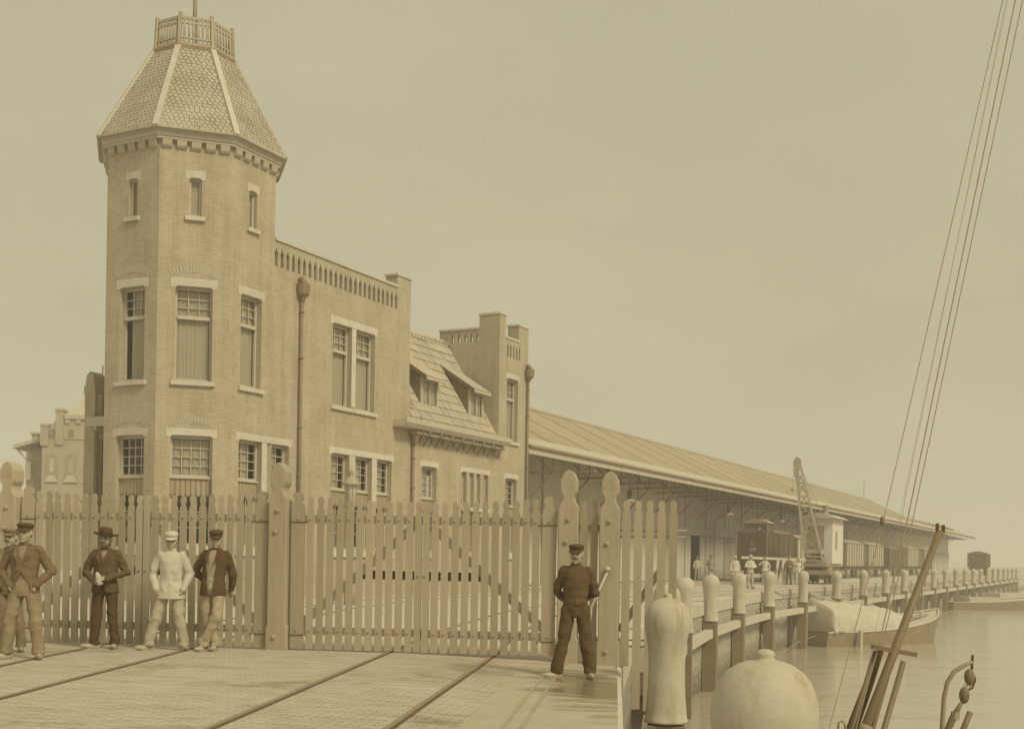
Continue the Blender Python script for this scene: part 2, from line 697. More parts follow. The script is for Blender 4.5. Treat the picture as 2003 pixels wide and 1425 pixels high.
# quay wall: coping and rubble face
mb, mc = MB(), MB()
QW = quay_wall_mat()
for (x0, y0), (x1, y1) in zip(ED, ED[1:]):
    d = Vector((x1 - x0, y1 - y0)).normalized()
    nx, ny = d.y, -d.x
    z0, z1 = gz(x0, y0), gz(x1, y1)
    f = .06
    mb.add([(x0, y0, WATER_Z - 1.5), (x1, y1, WATER_Z - 1.5), (x1, y1, z1 - .45), (x0, y0, z0 - .45)], [(0, 1, 2, 3)])
    mc.add([(x0 + nx * f, y0 + ny * f, z0 - .46), (x1 + nx * f, y1 + ny * f, z1 - .46), (x1 + nx * f, y1 + ny * f, z1 - .03), (x0 + nx * f, y0 + ny * f, z0 - .03),
            (x1, y1, z1 - .46), (x0, y0, z0 - .46), (x1, y1, z1 + .012 if y0 > 20 else z1 + .004), (x0, y0, z0 + .012 if y0 > 20 else z0 + .004), (x1 - nx * .3, y1 - ny * .3, z1 + .012), (x0 - nx * .3, y0 - ny * .3, z0 + .012)],
           [(0, 1, 2, 3), (5, 4, 1, 0), (3, 2, 6, 7), (7, 6, 8, 9)] if y0 > 20 else [(0, 1, 2, 3), (5, 4, 1, 0), (3, 2, 6, 7)])
x, y = ED[-1]
mb.add([(x, y, WATER_Z - 1.5), (x - 30, y + 14, WATER_Z - 1.5), (x - 30, y + 14, 0), (x, y, 0)], [(0, 1, 2, 3)])
mb.add([(x - 30, y + 14, WATER_Z - 1.5), (120, 900, WATER_Z - 1.5), (120, 900, 0), (x - 30, y + 14, 0)], [(0, 1, 2, 3)])
qw = tag(mb.build('quay_wall', QW), kind='structure')
mc.build('coping', CONC, qw)

mb = MB()
mb.add([(-3500, -6, WATER_Z), (3500, -6, WATER_Z), (3500, 3500, WATER_Z), (-3500, 3500, WATER_Z)], [(0, 1, 2, 3)])
tag(mb.build('water', water_mat()), kind='structure')

# low far shore across the harbour
mb = MB()
prev = None
for i in range(60):
    x = 180 + i * 14
    h = .6 + 3.4 * max(0, noise.noise((i * .23, 1.3, 0)) + .45) + .8 * random.random()
    p = [(x, 760, WATER_Z - .5), (x, 764, WATER_Z + h), (x, 800, WATER_Z + h + .3), (x, 800, WATER_Z - .5)]
    if prev:
        mb.add(prev + p, [(0, 4, 5, 1), (1, 5, 6, 2), (2, 6, 7, 3)])
    prev = p
tag(mb.build('far_shore', mat('shore', .22, .9, .3, .05)), kind='structure')

# railway tracks sunk in the yard
TRK = [
    ('railway_track', [[(-6.34, 6), (-6.33, 14.6), (-6.29, 17.4), (-6.2, 24), (-5.4, 34), (-2.6, 44), (2.6, 56)],
                       [(-4.99, 6), (-4.95, 11.4), (-4.80, 17.3), (-4.7, 24), (-4.0, 33.5), (-1.3, 43.4), (3.9, 55.4)]]),
    ('railway_track', [[(-3.15, 2), (-2.47, 9.7), (-1.83, 17.35), (-1.2, 24), (.5, 34), (4.2, 44.5), (9.2, 54), (30, 94.5), (70, 172)],
                       [(-1.75, 2), (-1.03, 9.86), (-.26, 17.65), (.3, 24), (1.95, 33.4), (5.5, 43.9), (10.5, 53.4), (31.3, 93.8), (71.3, 171.3)]]),
    ('railway_track', [[W(66, -.07), W(215, -.07)], [W(66, 1.37), W(215, 1.37)]]),
]


def spline(pts, n=8):
    out = []
    P = [pts[0]] + list(pts) + [pts[-1]]
    for i in range(1, len(P) - 2):
        p0, p1, p2, p3 = [Vector((q[0], q[1], 0)) for q in P[i - 1:i + 3]]
        for j in range(n):
            t = j / n
            out.append(.5 * ((2 * p1) + (-p0 + p2) * t + (2 * p0 - 5 * p1 + 4 * p2 - p3) * t * t + (-p0 + 3 * p1 - 3 * p2 + p3) * t ** 3))
    out.append(Vector((*pts[-1], 0)))
    return out


GROOVE = mat('rail_groove', .15, .9, .2, 6, bump=0)
for nm, rails in TRK:
    tr = bpy.data.objects.new(nm, None)
    COL.objects.link(tr)
    tag(tr, kind='structure')
    for ri, pts in enumerate(rails):
        sp = spline(pts)
        head, slot = MB(), MB()
        for a, b in zip(sp, sp[1:]):
            d = (b - a).normalized()
            nr = Vector((d.y, -d.x, 0))
            za, zb = gz(a.x, a.y), gz(b.x, b.y)
            A, B = a + Vector((0, 0, za)), b + Vector((0, 0, zb))
            for m_, o0, o1, z in ((head, -.04, .012, .014), (slot, .012, .046, .008)):
                p0, p1, p2, p3 = A + nr * o0, A + nr * o1, B + nr * o1, B + nr * o0
                up = Vector((0, 0, z))
                m_.add([p0 + up, p1 + up, p2 + up, p3 + up, p0, p1, p2, p3], [(0, 1, 2, 3), (4, 5, 1, 0), (1, 5, 6, 2), (7, 4, 0, 3)])
        rl = head.build('rail', STEEL, tr)
        slot.build('flangeway', GROOVE, rl)

# two worn kerb lines beside the smooth strip
kb = MB()
for o in (0, .16):
    for i in range(12):
        y0, y1 = 6 + i, 7 + i
        xa, xb = -.42 + .104 * (y0 - 7) + o, -.42 + .104 * (y1 - 7) + o
        kb.add([(xa, y0, gz(xa, y0) + .012), (xa + .035, y0, gz(xa, y0) + .012), (xb + .035, y1, gz(xb, y1) + .012), (xb, y1, gz(xb, y1) + .012)], [(0, 1, 2, 3)])
tag(kb.build('kerb_strip', mat('kerb_iron', .40, .7, .15, 4)), kind='structure')

# ------------------------------------------------------------------ office building
OX = 44.0
OFF = thing('office_building', 'pale brick harbour office with an octagonal tower and a tiled mansard', 'building', (*W(OX), 0), RZ)
LS = 2.02
AP = LS / 2 / math.tan(pi / 8)
C2 = (38.58 - OX, 0.0)
C1 = (C2[0] - LS / 2 ** .5, LS / 2 ** .5)
C0 = (C1[0], C1[1] + LS)
TC = (C2[0] + LS / 2, AP)


def face_m(p, d):
    """face frame: x along the face, y into the building, z up"""
    return Matrix.Translation((p[0], p[1], 0)) @ Matrix.Rotation(math.atan2(d[1], d[0]), 4, 'Z')


FW = Matrix.Translation((-OX, 0, 0))                      # main front, x = s
F2M = face_m(C1, (1, -1))
F1M = face_m(C0, (0, -1))
F3M = face_m(C2, (1, 0))


def wallgrid(mb, x0, x1, z0, z1, th, holes=(), M=None, uo=0.0):
    """wall slab with openings, front at y=0, thickness th"""
    xs = sorted({x0, x1} | {h for a in holes for h in a[:2] if x0 < h < x1})
    zs = sorted({z0, z1} | {h for a in holes for h in a[2:] if z0 < h < z1})

    def solid(i, j):
        if i < 0 or j < 0 or i >= len(xs) - 1 or j >= len(zs) - 1:
            return False
        cx, cz = (xs[i] + xs[i + 1]) / 2, (zs[j] + zs[j + 1]) / 2
        return not any(a[0] < cx < a[1] and a[2] < cz < a[3] for a in holes)

    def q(pts, uvs):
        if M is not None:
            pts = [tuple(M @ Vector(p)) for p in pts]
        mb.add(pts, [(0, 1, 2, 3)], [uvs])
    for i in range(len(xs) - 1):
        for j in range(len(zs) - 1):
            if not solid(i, j):
                continue
            a, b, c, d = xs[i], xs[i + 1], zs[j], zs[j + 1]
            fu = [(a + uo, c), (b + uo, c), (b + uo, d), (a + uo, d)]
            q([(a, 0, c), (b, 0, c), (b, 0, d), (a, 0, d)], fu)
            q([(b, th, c), (a, th, c), (a, th, d), (b, th, d)], [fu[1], fu[0], fu[3], fu[2]])
            if not solid(i - 1, j):
                q([(a, th, c), (a, 0, c), (a, 0, d), (a, th, d)], [(th, c), (0, c), (0, d), (th, d)])
            if not solid(i + 1, j):
                q([(b, 0, c), (b, th, c), (b, th, d), (b, 0, d)], [(0, c), (th, c), (th, d), (0, d)])
            if not solid(i, j - 1):
                q([(a, th, c), (b, th, c), (b, 0, c), (a, 0, c)], [(a, th), (b, th), (b, 0), (a, 0)])
            if not solid(i, j + 1):
                q([(a, 0, d), (b, 0, d), (b, th, d), (a, th, d)], [(a, 0), (b, 0), (b, th), (a, th)])


PANE = {}


def pane_mesh(w_, h_, m_=None):
    k = (round(w_, 3), round(h_, 3), m_ and m_.name)
    if k not in PANE:
        PANE[k] = MB().box(0, w_, 0, .006, 0, h_).mesh('pane', matx=m_ or GLASS)
    return PANE[k]


def light(win, x0, x1, z0, z1, y, cols, rows, bar=.022):
    """a glazed light: panes and glazing bars as sub-parts of the window"""
    bars = MB()
    cw, ch = (x1 - x0) / cols, (z1 - z0) / rows
    for i in range(1, cols):
        bars.box(x0 + i * cw - bar / 2, x0 + i * cw + bar / 2, y - .02, y + .025, z0, z1)
    for j in range(1, rows):
        bars.box(x0, x1, y - .022, y + .022, z0 + j * ch - bar / 2, z0 + j * ch + bar / 2)
    if cols * rows > 1:
        bars.build('glazing_bars', TRIM, win)
    for i in range(cols):
        for j in range(rows):
            put('pane', pane_mesh(cw - .004, ch - .004), win, Matrix.Translation((x0 + i * cw + .002, y, z0 + j * ch + .002)))


def curtain(win, x0, x1, z0, z1, y, m_, folds=True, n=24):
    mb = MB()
    top, bot = [], []
    for i in range(n + 1):
        x = x0 + (x1 - x0) * i / n
        yy = y + (.02 * math.sin(i * 2.1) + .01 * math.sin(i * 5.3) if folds else 0)
        top.append((x, yy, z1))
        bot.append((x, yy, z0))
    mb.add(bot + top, [(i, i + 1, n + 2 + i, n + 1 + i) for i in range(n)])
    mb.build('curtain', m_, win, smooth=True)


def window(M, x0, x1, z0, z1, kind, rev=.19, dark=.0):
    """window set back in an opening; M face frame"""
    w_, h_ = x1 - x0, z1 - z0
    f = .065
    mw = M @ Matrix.Translation((x0, 0, z0))
    fr = MB()
    y0, y1 = rev, rev + .09
    fr.box(0, f, y0, y1, 0, h_)
    fr.box(w_ - f, w_, y0, y1, 0, h_)
    fr.box(f, w_ - f, y0, y1, h_ - f * 1.2, h_)
    fr.box(f, w_ - f, y0, y1, 0, f)
    if kind == 'sash':
        t = h_ * .66
        fr.box(f, w_ - f, y0 - .05, y1, t, t + .10)
    wn = fr.build('window', TRIM, OFF, mw=mw)
    if kind == 'sash':
        light(wn, f, w_ - f, t + .10, h_ - f * 1.2, y0 + .05, 3, 3)
        light(wn, f, w_ - f, f, t, y0 + .06, 1, 1)
        gl_ = w_ * (.16 if M is F1M else 0)
        curtain(wn, f + .01 + gl_, w_ - f - .01, f, h_ - .1, y0 + .10, CURT if dark < .5 else CURTD)
    elif kind.startswith('grid'):
        c, r_ = int(kind[4]), int(kind[5])
        light(wn, f, w_ - f, f, h_ - f * 1.2, y0 + .05, c, r_)
        if dark < .9:
            curtain(wn, f + .01, w_ * (.98 - dark), f, h_ - .1, y0 + .10, CURT)
    elif kind == 'slit':
        light(wn, f, w_ - f, f, h_ - f, y0 + .05, 1, 1)
        curtain(wn, f, w_ - f, f, h_ - f, y0 + .085, CURT, False)
    bx = MB()
    bx.box(-.05, w_ + .05, y1 + .5, y1 + .53, -.05, h_ + .05)
    bx.build('room_behind', INNER, wn)
    return wn


def block(nm, M, x0, x1, z0, z1, m_=STONE, proud=.025, depth=.2, sub=None):
    mb = MB().box(x0, x1, -proud, depth - .003, z0, z1)
    return mb.build(nm, m_, OFF, mw=M)


def lintel(M, x0, x1, z, h=.2, legs=.13, m_=STONE):
    """flat stone lintel with shouldered ends dropping beside the opening, chamfered soffit"""
    mb = MB()
    mb.prism([(x0 - legs, -.012, z - .04), (x0 + .001, -.012, z - .04), (x0 + .05, -.012, z + .012), (x1 - .05, -.012, z + .012), (x1 - .001, -.012, z - .04),
              (x1 + legs, -.012, z - .04), (x1 + legs, -.012, z + h), (x0 - legs, -.012, z + h)], (0, .2, 0))
    return mb.build('lintel', m_, OFF, mw=M)


def sill(M, x0, x1, z, h=.15):
    mb = MB().prism([(x0 - .1, -.09, z - h), (x0 - .1, -.09, z - .03), (x0 - .1, .18, z + .012), (x0 - .1, .18, z - h)], (x1 - x0 + .2, 0, 0))
    return mb.build('window_sill', STONE, OFF, mw=M)


def arch(M, cx, z, half, rise=.16):
    """relieving arch of bricks on edge, slightly proud of the wall"""
    mb = MB()
    rad = (half * half + rise * rise) / (2 * rise)
    n = 15
    a0 = math.asin(half / rad)
    for i in range(n):
        a, b = -a0 + 2 * a0 * i / n + .012, -a0 + 2 * a0 * (i + 1) / n - .012
        pts = []
        for t, rr in ((a, rad), (b, rad), (b, rad + .2), (a, rad + .2)):
            pts.append((cx + rr * math.sin(t), -.012, z + rr * math.cos(t) - rad + rise))
        mb.prism(pts, (0, .05, 0))
    o = mb.build('relieving_arch', mat('arch_brick', .47, .9, .15, 9), OFF, mw=M)
    o['kind'] = 'stuff'


def valance(M, x0, x1, z0, z1, n, m_=WOODP):
    """boarded panel with pointed board ends hanging over the lower opening"""
    mb = MB()
    bw_ = (x1 - x0) / n
    for i in range(n):
        a, b = x0 + i * bw_ + .008, x0 + (i + 1) * bw_ - .008
        mb.prism([(a, .17, z0 + .1), ((a + b) / 2, .17, z0), (b, .17, z0 + .1), (b, .17, z1), (a, .17, z1)], (0, .03, 0))
    mb.build('valance_boards', m_, OFF, mw=M)
    MB().box(x0, x1, .11, .25, z1 + .002, z1 + .05).build('window_board', TRIM, OFF, mw=M)


TZ = 13.42
up = [(9.1, 6.4)]
# --- tower faces with their openings
FZ = (4.8, 3.62)
f2h = [(.50, 1.54, 6.4, 9.1), (.43, 1.60, 1.64, 4.8), (.835, 1.19, 11.15, 12.26)]
tw = MB()
wallgrid(tw, 0, LS, 0, TZ, .32, f2h, F2M)
tw.build('tower_wall', BRICK, OFF)
f1h = [(.56, 1.55, 6.4, 9.1), (.50, 1.60, 1.64, 4.8), (.84, 1.2, 11.15, 12.26)]
tw = MB()
wallgrid(tw, 0, LS, 0, TZ, .32, f1h, F1M)
tw.build('tower_wall', BRICK, OFF)
tw = MB()
wallgrid(tw, 0, LS, 10.2, TZ, .32, [(.80, 1.15, 11.15, 12.26)], F3M)
tw.build('tower_wall', BRICK, OFF)
for k_ in range(3, 8):                      # the five faces turned away
    a = R(-90 - 22.5 - 45 * (k_ - 1))
    rr = LS / 2 / math.sin(pi / 8)
    p0 = (TC[0] + rr * math.cos(a - pi / 4), TC[1] + rr * math.sin(a - pi / 4))
    p1 = (TC[0] + rr * math.cos(a), TC[1] + rr * math.sin(a))
    tw = MB()
    wallgrid(tw, 0, LS, 0, TZ, .3, [], face_m(p0, (p1[0] - p0[0], p1[1] - p0[1])))
    tw.build('tower_wall', BRICK, OFF)

# --- main front
S0, S1, S2, S3 = 38.58, 48.42, 55.45, 58.12
low1 = [(39.08, 40.14), (40.38, 41.46), (43.69, 44.72), (45.06, 46.08), (46.38, 47.34)]
holes = [(a, b, 1.64, 4.8) for a, b in low1] + [(39.09, 40.03, 6.4, 9.1), (43.68, 44.76), (45.0, 46.16)]
holes = [h if len(h) == 4 else (*h, 6.4, 9.1) for h in holes]
mb = MB()
wallgrid(mb, S0, S1, 0, 10.2, .32, holes, FW)
mb.build('front_wall', BRICK, OFF)
# parapet band with its row of pointed niches
nich = []
pitch = (47.42 - 40.66) / 24
for i in range(25):
    x = 40.66 + pitch * i - .045
    nich += [(x, x + .15, 10.28, 10.72), (x + .035, x + .115, 10.72, 10.79), (x + .055, x + .095, 10.79, 10.84)]
mb = MB()
wallgrid(mb, S0 + LS, S1, 10.2, 11.06, .2, nich, FW)
mb.build('parapet', BRICK, OFF)
mb = MB()
wallgrid(mb, S0 + LS, S1, 10.2, 11.06, .12, [], FW @ Matrix.Translation((0, .203, 0)))
mb.build('parapet_backing', BRICK, OFF)
MB().box(S0 + LS + .003, 47.5, -.05, .37, 11.062, 11.15).build('coping', STONE, OFF, mw=FW)
# end piers of the block
mb = MB()
wallgrid(mb, 47.52, S1 + .003, 11.062, 11.5, .5, [], FW @ Matrix.Translation((0, -.003, 0)))
mb.build('end_pier', BRICK, OFF)
MB().box(47.48, S1 + .04, -.04, .54, 11.502, 11.58).build('pier_cap', STONE, OFF, mw=FW)
mb = MB()
wallgrid(mb, 47.4, S1 + .0, 11.062, 11.32, .6, [], FW @ Matrix.Translation((0, .55, 0)))
mb.build('end_pier', BRICK, OFF)
MB().box(47.36, S1 + .03, .545, 1.2, 11.322, 11.40).build('pier_cap', STONE, OFF, mw=FW)

# --- low range under the mansard and end wing
low2 = [(49.38, 50.46)]
sl = [(52.40, 52.80), (53.06, 53.40), (53.60, 53.95), (54.22, 54.62)]
mb = MB()
wallgrid(mb, S1, S2, 0, 6.1, .32, [(a, b, 1.64, 4.8) for a, b in low2] + [(a, b, 3.42, 4.8) for a, b in sl] + [(a, b, 1.64, 3.2) for a, b in sl], FW)
mb.build('front_wall', BRICK, OFF)
mb = MB()
wallgrid(mb, S2, S3, 0, 9.8, .32, [(56.16, 57.2, 1.64, 4.8), (56.15, 57.18, 6.4, 9.05)], FW)
mb.build('front_wall', BRICK, OFF)
n3 = []
for i in range(5):
    x = 56.12 + i * .27
    n3 += [(x, x + .13, 9.95, 10.42), (x + .03, x + .10, 10.42, 10.49), (x + .05, x + .08, 10.49, 10.53)]
mb = MB()
wallgrid(mb, S2, S3, 9.8, 10.72, .2, n3, FW)
mb.build('parapet', BRICK, OFF)
mb = MB()
wallgrid(mb, S2, S3, 9.8, 10.72, .12, [], FW @ Matrix.Translation((0, .203, 0)))
mb.build('parapet_backing', BRICK, OFF)
MB().box(55.99, 57.2, -.04, .36, 10.722, 10.80).build('coping', STONE, OFF, mw=FW)
for a, b, z, dp in ((S2, 55.98, 11.64, 1.0), (57.2, S3, 11.44, .55)):
    mb = MB()
    wallgrid(mb, a, b, 10.722, z, dp, [], FW @ Matrix.Translation((0, .0, 0)))
    mb.build('end_pier', BRICK, OFF)
    MB().box(a - .035, b + .035, -.035, dp + .035, z + .002, z + .09).build('pier_cap', STONE, OFF, mw=FW)
# wing side wall looking towards the tower, with see-through openings in its parapet
sm = face_m((S2 - OX, 2.95), (0, -1))
oh = []
for d in (2.31, 1.99, 1.68, 1.38, 1.10):
    x = 2.95 - d
    oh += [(x - .06, x + .07, 10.56, 10.80), (x - .03, x + .04, 10.80, 10.90)]
mb = MB()
wallgrid(mb, 0, 2.62, 0, 10.5, .3, [], sm)
mb.build('side_wall', BRICK, OFF)
mb = MB()
wallgrid(mb, 0, 1.94, 10.5, 11.08, .16, oh, sm)
mb.build('side_parapet', BRICK, OFF)
MB().box(-.03, 1.93, -.04, .22, 11.082, 11.16).build('coping', STONE, OFF, mw=sm)
mb = MB()
wallgrid(mb, 1.945, 2.62, 10.501, 10.72, .3, [], sm)
mb.build('side_parapet', BRICK, OFF)
mb = MB()                                  # far and rear sides of the wing
wallgrid(mb, 0, 2.6, 0, 10.5, .3, [], face_m((S3 - OX, .33), (0, 1)))
mb.build('side_wall', BRICK, OFF)
mb = MB()
wallgrid(mb, 0, S3 - S2, 0, 10.5, .3, [], face_m((S3 - OX, 2.95), (-1, 0)))
mb.build('rear_wall', BRICK, OFF)
MB().box(S2 + .31, S3 - .31, .33, 2.64, 9.7, 9.8).build('flat_roof', LEAD, OFF, mw=FW)
# rear body of the main block
mb = MB()
wallgrid(mb, 0, 5.6, 0, 10.2, .3, [], face_m((S1 - OX, .33), (0, 1)))
mb.build('side_wall', BRICK, OFF)
mb = MB()
wallgrid(mb, 0, S1 - 40.2, 0, 10.2, .3, [], face_m((S1 - OX, 5.95), (-1, 0)))
mb.build('rear_wall', BRICK, OFF)
mb = MB()
wallgrid(mb, 0, 1.4, 0, 10.2, .3, [], face_m((40.2 - OX, 5.93), (0, -1)))
mb.build('side_wall', BRICK, OFF)
MB().box(40.7, S1 - .31, .34, 5.6, 10.05, 10.15).build('flat_roof', LEAD, OFF, mw=FW)
# lower rear range whose gabled pier shows left of the tower
mb = MB()
wallgrid(mb, 0, 1.6, 0, 5.5, .3, [], face_m((39.75 - OX, 6.2), (0, -1)))
mb.build('side_wall', BRICK, OFF)
pm = face_m((39.5 - OX, 6.78), (0, -1))
mb = MB()
wallgrid(mb, 0, .46, 0, 6.62, .5, [], pm)
mb.build('gable_pier', BRICK, OFF)
MB().prism([(0.0, 0, 6.622), (.46, 0, 6.622), (.38, 0, 7.12), (.22, 0, 7.24), (.07, 0, 7.12)], (0, .5, 0)).build('pier_cap', mat('corbel_brick', .43), OFF, mw=pm)
MB().box(.463, .73, .05, .4, 0, 6.5).build('chimney', mat('dark_brick', .27, .9, .2, 5), OFF, mw=pm)  # darker right part of the pier, as its own block
MB().box(.36, 1.2, -.28, .02, 5.42, 5.72).build('gutter', TRIM, OFF, mw=pm)
MB().prism([(.62, -.22, 5.41), (.62, .2, 5.41), (.62, .2, 4.9)], (.12, 0, 0)).build('gutter_bracket', TRIM, OFF, mw=pm)
MB().tube([(.68, -.1, 0), (.68, -.1, 5.4)], .05).build('rainwater_pipe', LEAD, OFF, mw=pm, smooth=True)

# --- windows of the tower
for M, hs in ((F2M, f2h), (F1M, f1h), (F3M, [(.51, 1.45), (.5, 1.56), (.80, 1.15)])):
    a, b = hs[0][:2]
    window(M, a, b, 6.4, 9.1, 'sash', dark=0)
    lintel(M, a, b, 9.1, .24)
    sill(M, a, b, 6.4)
    arch(M, (a + b) / 2, 9.36, (b - a) * .62) if M is not F3M else None
    a, b = hs[2][:2]
    window(M, a, b, 11.15, 12.26, 'slit', rev=.12)
    lintel(M, a, b, 12.24, .22, .1)
    sill(M, a, b, 11.16, .15)
for M, (a, b), g, dk in ((F2M, f2h[1][:2], 'grid44', .05), (F1M, f1h[1][:2], 'grid44', 1.0)):
    window(M, a, b, 3.62, 4.8, g, dark=dk)
    lintel(M, a, b, 4.8, .21)
    arch(M, (a + b) / 2, 5.03, .62)
    valance(M, a, b, 3.04, 3.57, 8, WOODP if dk < 1 else mat('striped_board', .38, .7, .2, 4))
    window(M, a, b, 1.64, 3.15, 'grid33', rev=.24, dark=1)
    sill(M, a, b, 1.64, .28)
# --- windows of the front
for i, (a, b) in enumerate(low1 + low2 + [(56.16, 57.2)]):
    window(FW, a, b, 3.62, 4.8, 'grid34', dark=.26)
    valance(FW, a, b, 3.05, 3.57, 8)
    window(FW, a, b, 1.64, 3.15, 'grid33', rev=.24, dark=1)
    sill(FW, a, b, 1.64, .28)
for a, b in ((39.08, 41.46), (43.69, 47.34), (49.38, 50.46), (56.16, 57.2)):
    lintel(FW, a, b, 4.8, .21)
for a, b in ((40.14, 40.38), (44.72, 45.06), (46.08, 46.38)):
    MB().box(a + .002, b - .002, -.012, .3, 3.3, 4.795).build('mullion', STONE, OFF, mw=FW)
for a, b, z1_ in ((43.68, 44.76, 9.1), (45.0, 46.16, 9.1), (56.15, 57.18, 9.05)):
    window(FW, a, b, 6.4, z1_, 'sash', dark=0)
    sill(FW, a, b, 6.4)
lintel(FW, 43.68, 46.16, 9.1, .24)
lintel(FW, 56.15, 57.18, 9.05, .22)
MB().box(44.762, 44.998, -.012, .3, 6.45, 9.095).build('mullion', STONE, OFF, mw=FW)
for a, b in sl:
    window(FW, a, b, 3.42, 4.8, 'slit', rev=.16)
    window(FW, a, b, 1.64, 3.2, 'slit', rev=.16)
    sill(FW, a + .05, b - .05, 3.42, .15)
lintel(FW, 52.40, 54.62, 4.8, .2)

# --- tower cornice: soldier band, corbels, moulding
E_R = 2.92
for k_ in range(8):
    a = R(-90 - 22.5 - 45 * k_)
    rr = LS / 2 / math.sin(pi / 8)
    p0 = (TC[0] + rr * math.cos(a - pi / 4), TC[1] + rr * math.sin(a - pi / 4))
    p1 = (TC[0] + rr * math.cos(a), TC[1] + rr * math.sin(a))
    M = face_m(p0, (p1[0] - p0[0], p1[1] - p0[1]))
    if k_ in (0, 1, 2, 6, 7):
        me = PANE.setdefault('corbel', MB().prism([(0, .02, 0), (0, -.055, .02), (0, -.10, .07), (0, -.115, .16), (0, -.115, .24), (0, .02, .24)], (.27, 0, 0)).mesh('corbel', matx=mat('corbel_brick', .43, .9, .2, 9, rnd=.08)))
        for i in range(5):
            put('corbel', me, OFF, M @ Matrix.Translation((.07 + i * .405, 0, 13.02)))
    mb = MB()
    t = math.tan(pi / 8)
    # cornice courses, mitred at the corners
    for z0, z1, o in ((13.262, 13.34, .125), (13.342, 13.46, .165), (13.462, 13.56, .215)):
        mb.add([(-o * t, -o, z0), (LS + o * t, -o, z0), (LS - .1 * t, .1, z0), (.1 * t, .1, z0), (-o * t, -o, z1), (LS + o * t, -o, z1), (LS - .1 * t, .1, z1), (.1 * t, .1, z1)],
               [(0, 3, 2, 1), (4, 5, 6, 7), (0, 1, 5, 4)])
    mb.build('cornice', TRIM if k_ % 2 else TRIM, OFF, mw=M)

# --- tower roof: scalloped tiles, hips, gutter edge
RT, ZE, ZT = 1.29, 13.57, 16.5
for k_ in range(8):
    aM = R(-90 - 45 * k_)                    # direction of the face middle (k=0 main front)
    ux = Vector((-math.sin(aM), math.cos(aM), 0))
    un = Vector((math.cos(aM), math.sin(aM), 0))
    c8 = math.cos(pi / 8)
    s8 = math.sin(pi / 8)
    cc = Vector((TC[0], TC[1], 0))
    rows = 25
    mb = MB()

    def pt(t, f, lift=0.0):
        rr = E_R + (RT - E_R) * t
        z = ZE + (ZT - ZE) * t
        nrm = (un * (ZT - ZE) + Vector((0, 0, (E_R - RT) * c8))).normalized()
        return cc + un * rr * c8 + ux * rr * s8 * f + Vector((0, 0, z)) + nrm * lift
    mb.add([pt(0, -1), pt(0, 1), pt(1, 1), pt(1, -1)], [(0, 1, 2, 3)])
    base = mb.build('roof', TILE, OFF)
    mb = MB()
    for r_ in range(rows):
        t0, t1 = r_ / rows, (r_ + 1) / rows
        wd = 2 * (E_R + (RT - E_R) * (t0 + t1) / 2) * s8
        n = max(3, round(wd / .145))
        for i in range(n):
            o = .5 if r_ % 2 else 0
            f0, f1 = -1 + 2 * (i + o) / n, -1 + 2 * (i + 1 + o) / n
            if f1 > 1.001:
                f1 = 1
                if f0 > .98:
                    continue
            g_ = (f1 - f0) * .06
            f0 += g_
            f1 -= g_
            fm, q = (f0 + f1) / 2, (f1 - f0) * .28
            lf = .028 + random.uniform(-.005, .006)
            tt = t0 - .010
            th_ = t0 + (t1 - t0) * .28
            fv = [pt(th_, f0, lf * .9), pt(tt, fm - q, lf), pt(tt, fm + q, lf), pt(th_, f1, lf * .9), pt(t1, f1, .006), pt(t1, f0, .006)]
            bv = [pt(th_, f0, .001), pt(tt, fm - q, .001), pt(tt, fm + q, .001), pt(th_, f1, .001)]
            mb.add(fv + bv, [(0, 1, 2, 3, 4, 5), (6, 7, 1, 0), (7, 8, 2, 1), (8, 9, 3, 2)])
    o = mb.build('roof_tiles', TILE, base)
    o['kind'] = 'stuff'
    p = [pt(-.012, 1, .03), pt(1.0, 1, .03)]
    mb = MB()
    mb.bar(p[0], p[1], .17, .07, up=un + ux * .42)
    mb.build('hip', HIP, OFF)
    mb = MB()
    mb.bar(pt(-.01, -1.0, .0), pt(-.01, 1.0, .0), .09, .06)
    mb.build('eaves_edge', TILE, OFF)
mb = MB()
mb.lathe([(RT + .06, ZT - .08), (RT + .06, ZT + .06), (.2, ZT + .1)], 8, (TC[0], TC[1], 0))
v = mb.v
ang = R(22.5)
for i, p in enumerate(v):
    x, y = p[0] - TC[0], p[1] - TC[1]
    v[i] = (TC[0] + x * math.cos(ang) - y * math.sin(ang), TC[1] + x * math.sin(ang) + y * math.cos(ang), p[2])
mb.build('roof_platform', LEAD, OFF)
# balustrade
BR0, BR1, BZ0, BZ1 = 1.24, 1.19, 16.54, 17.42


def oc(k_, r_, z):
    a = R(-90 - 22.5 - 45 * k_)
    return Vector((TC[0] + r_ * math.cos(a), TC[1] + r_ * math.sin(a), z))


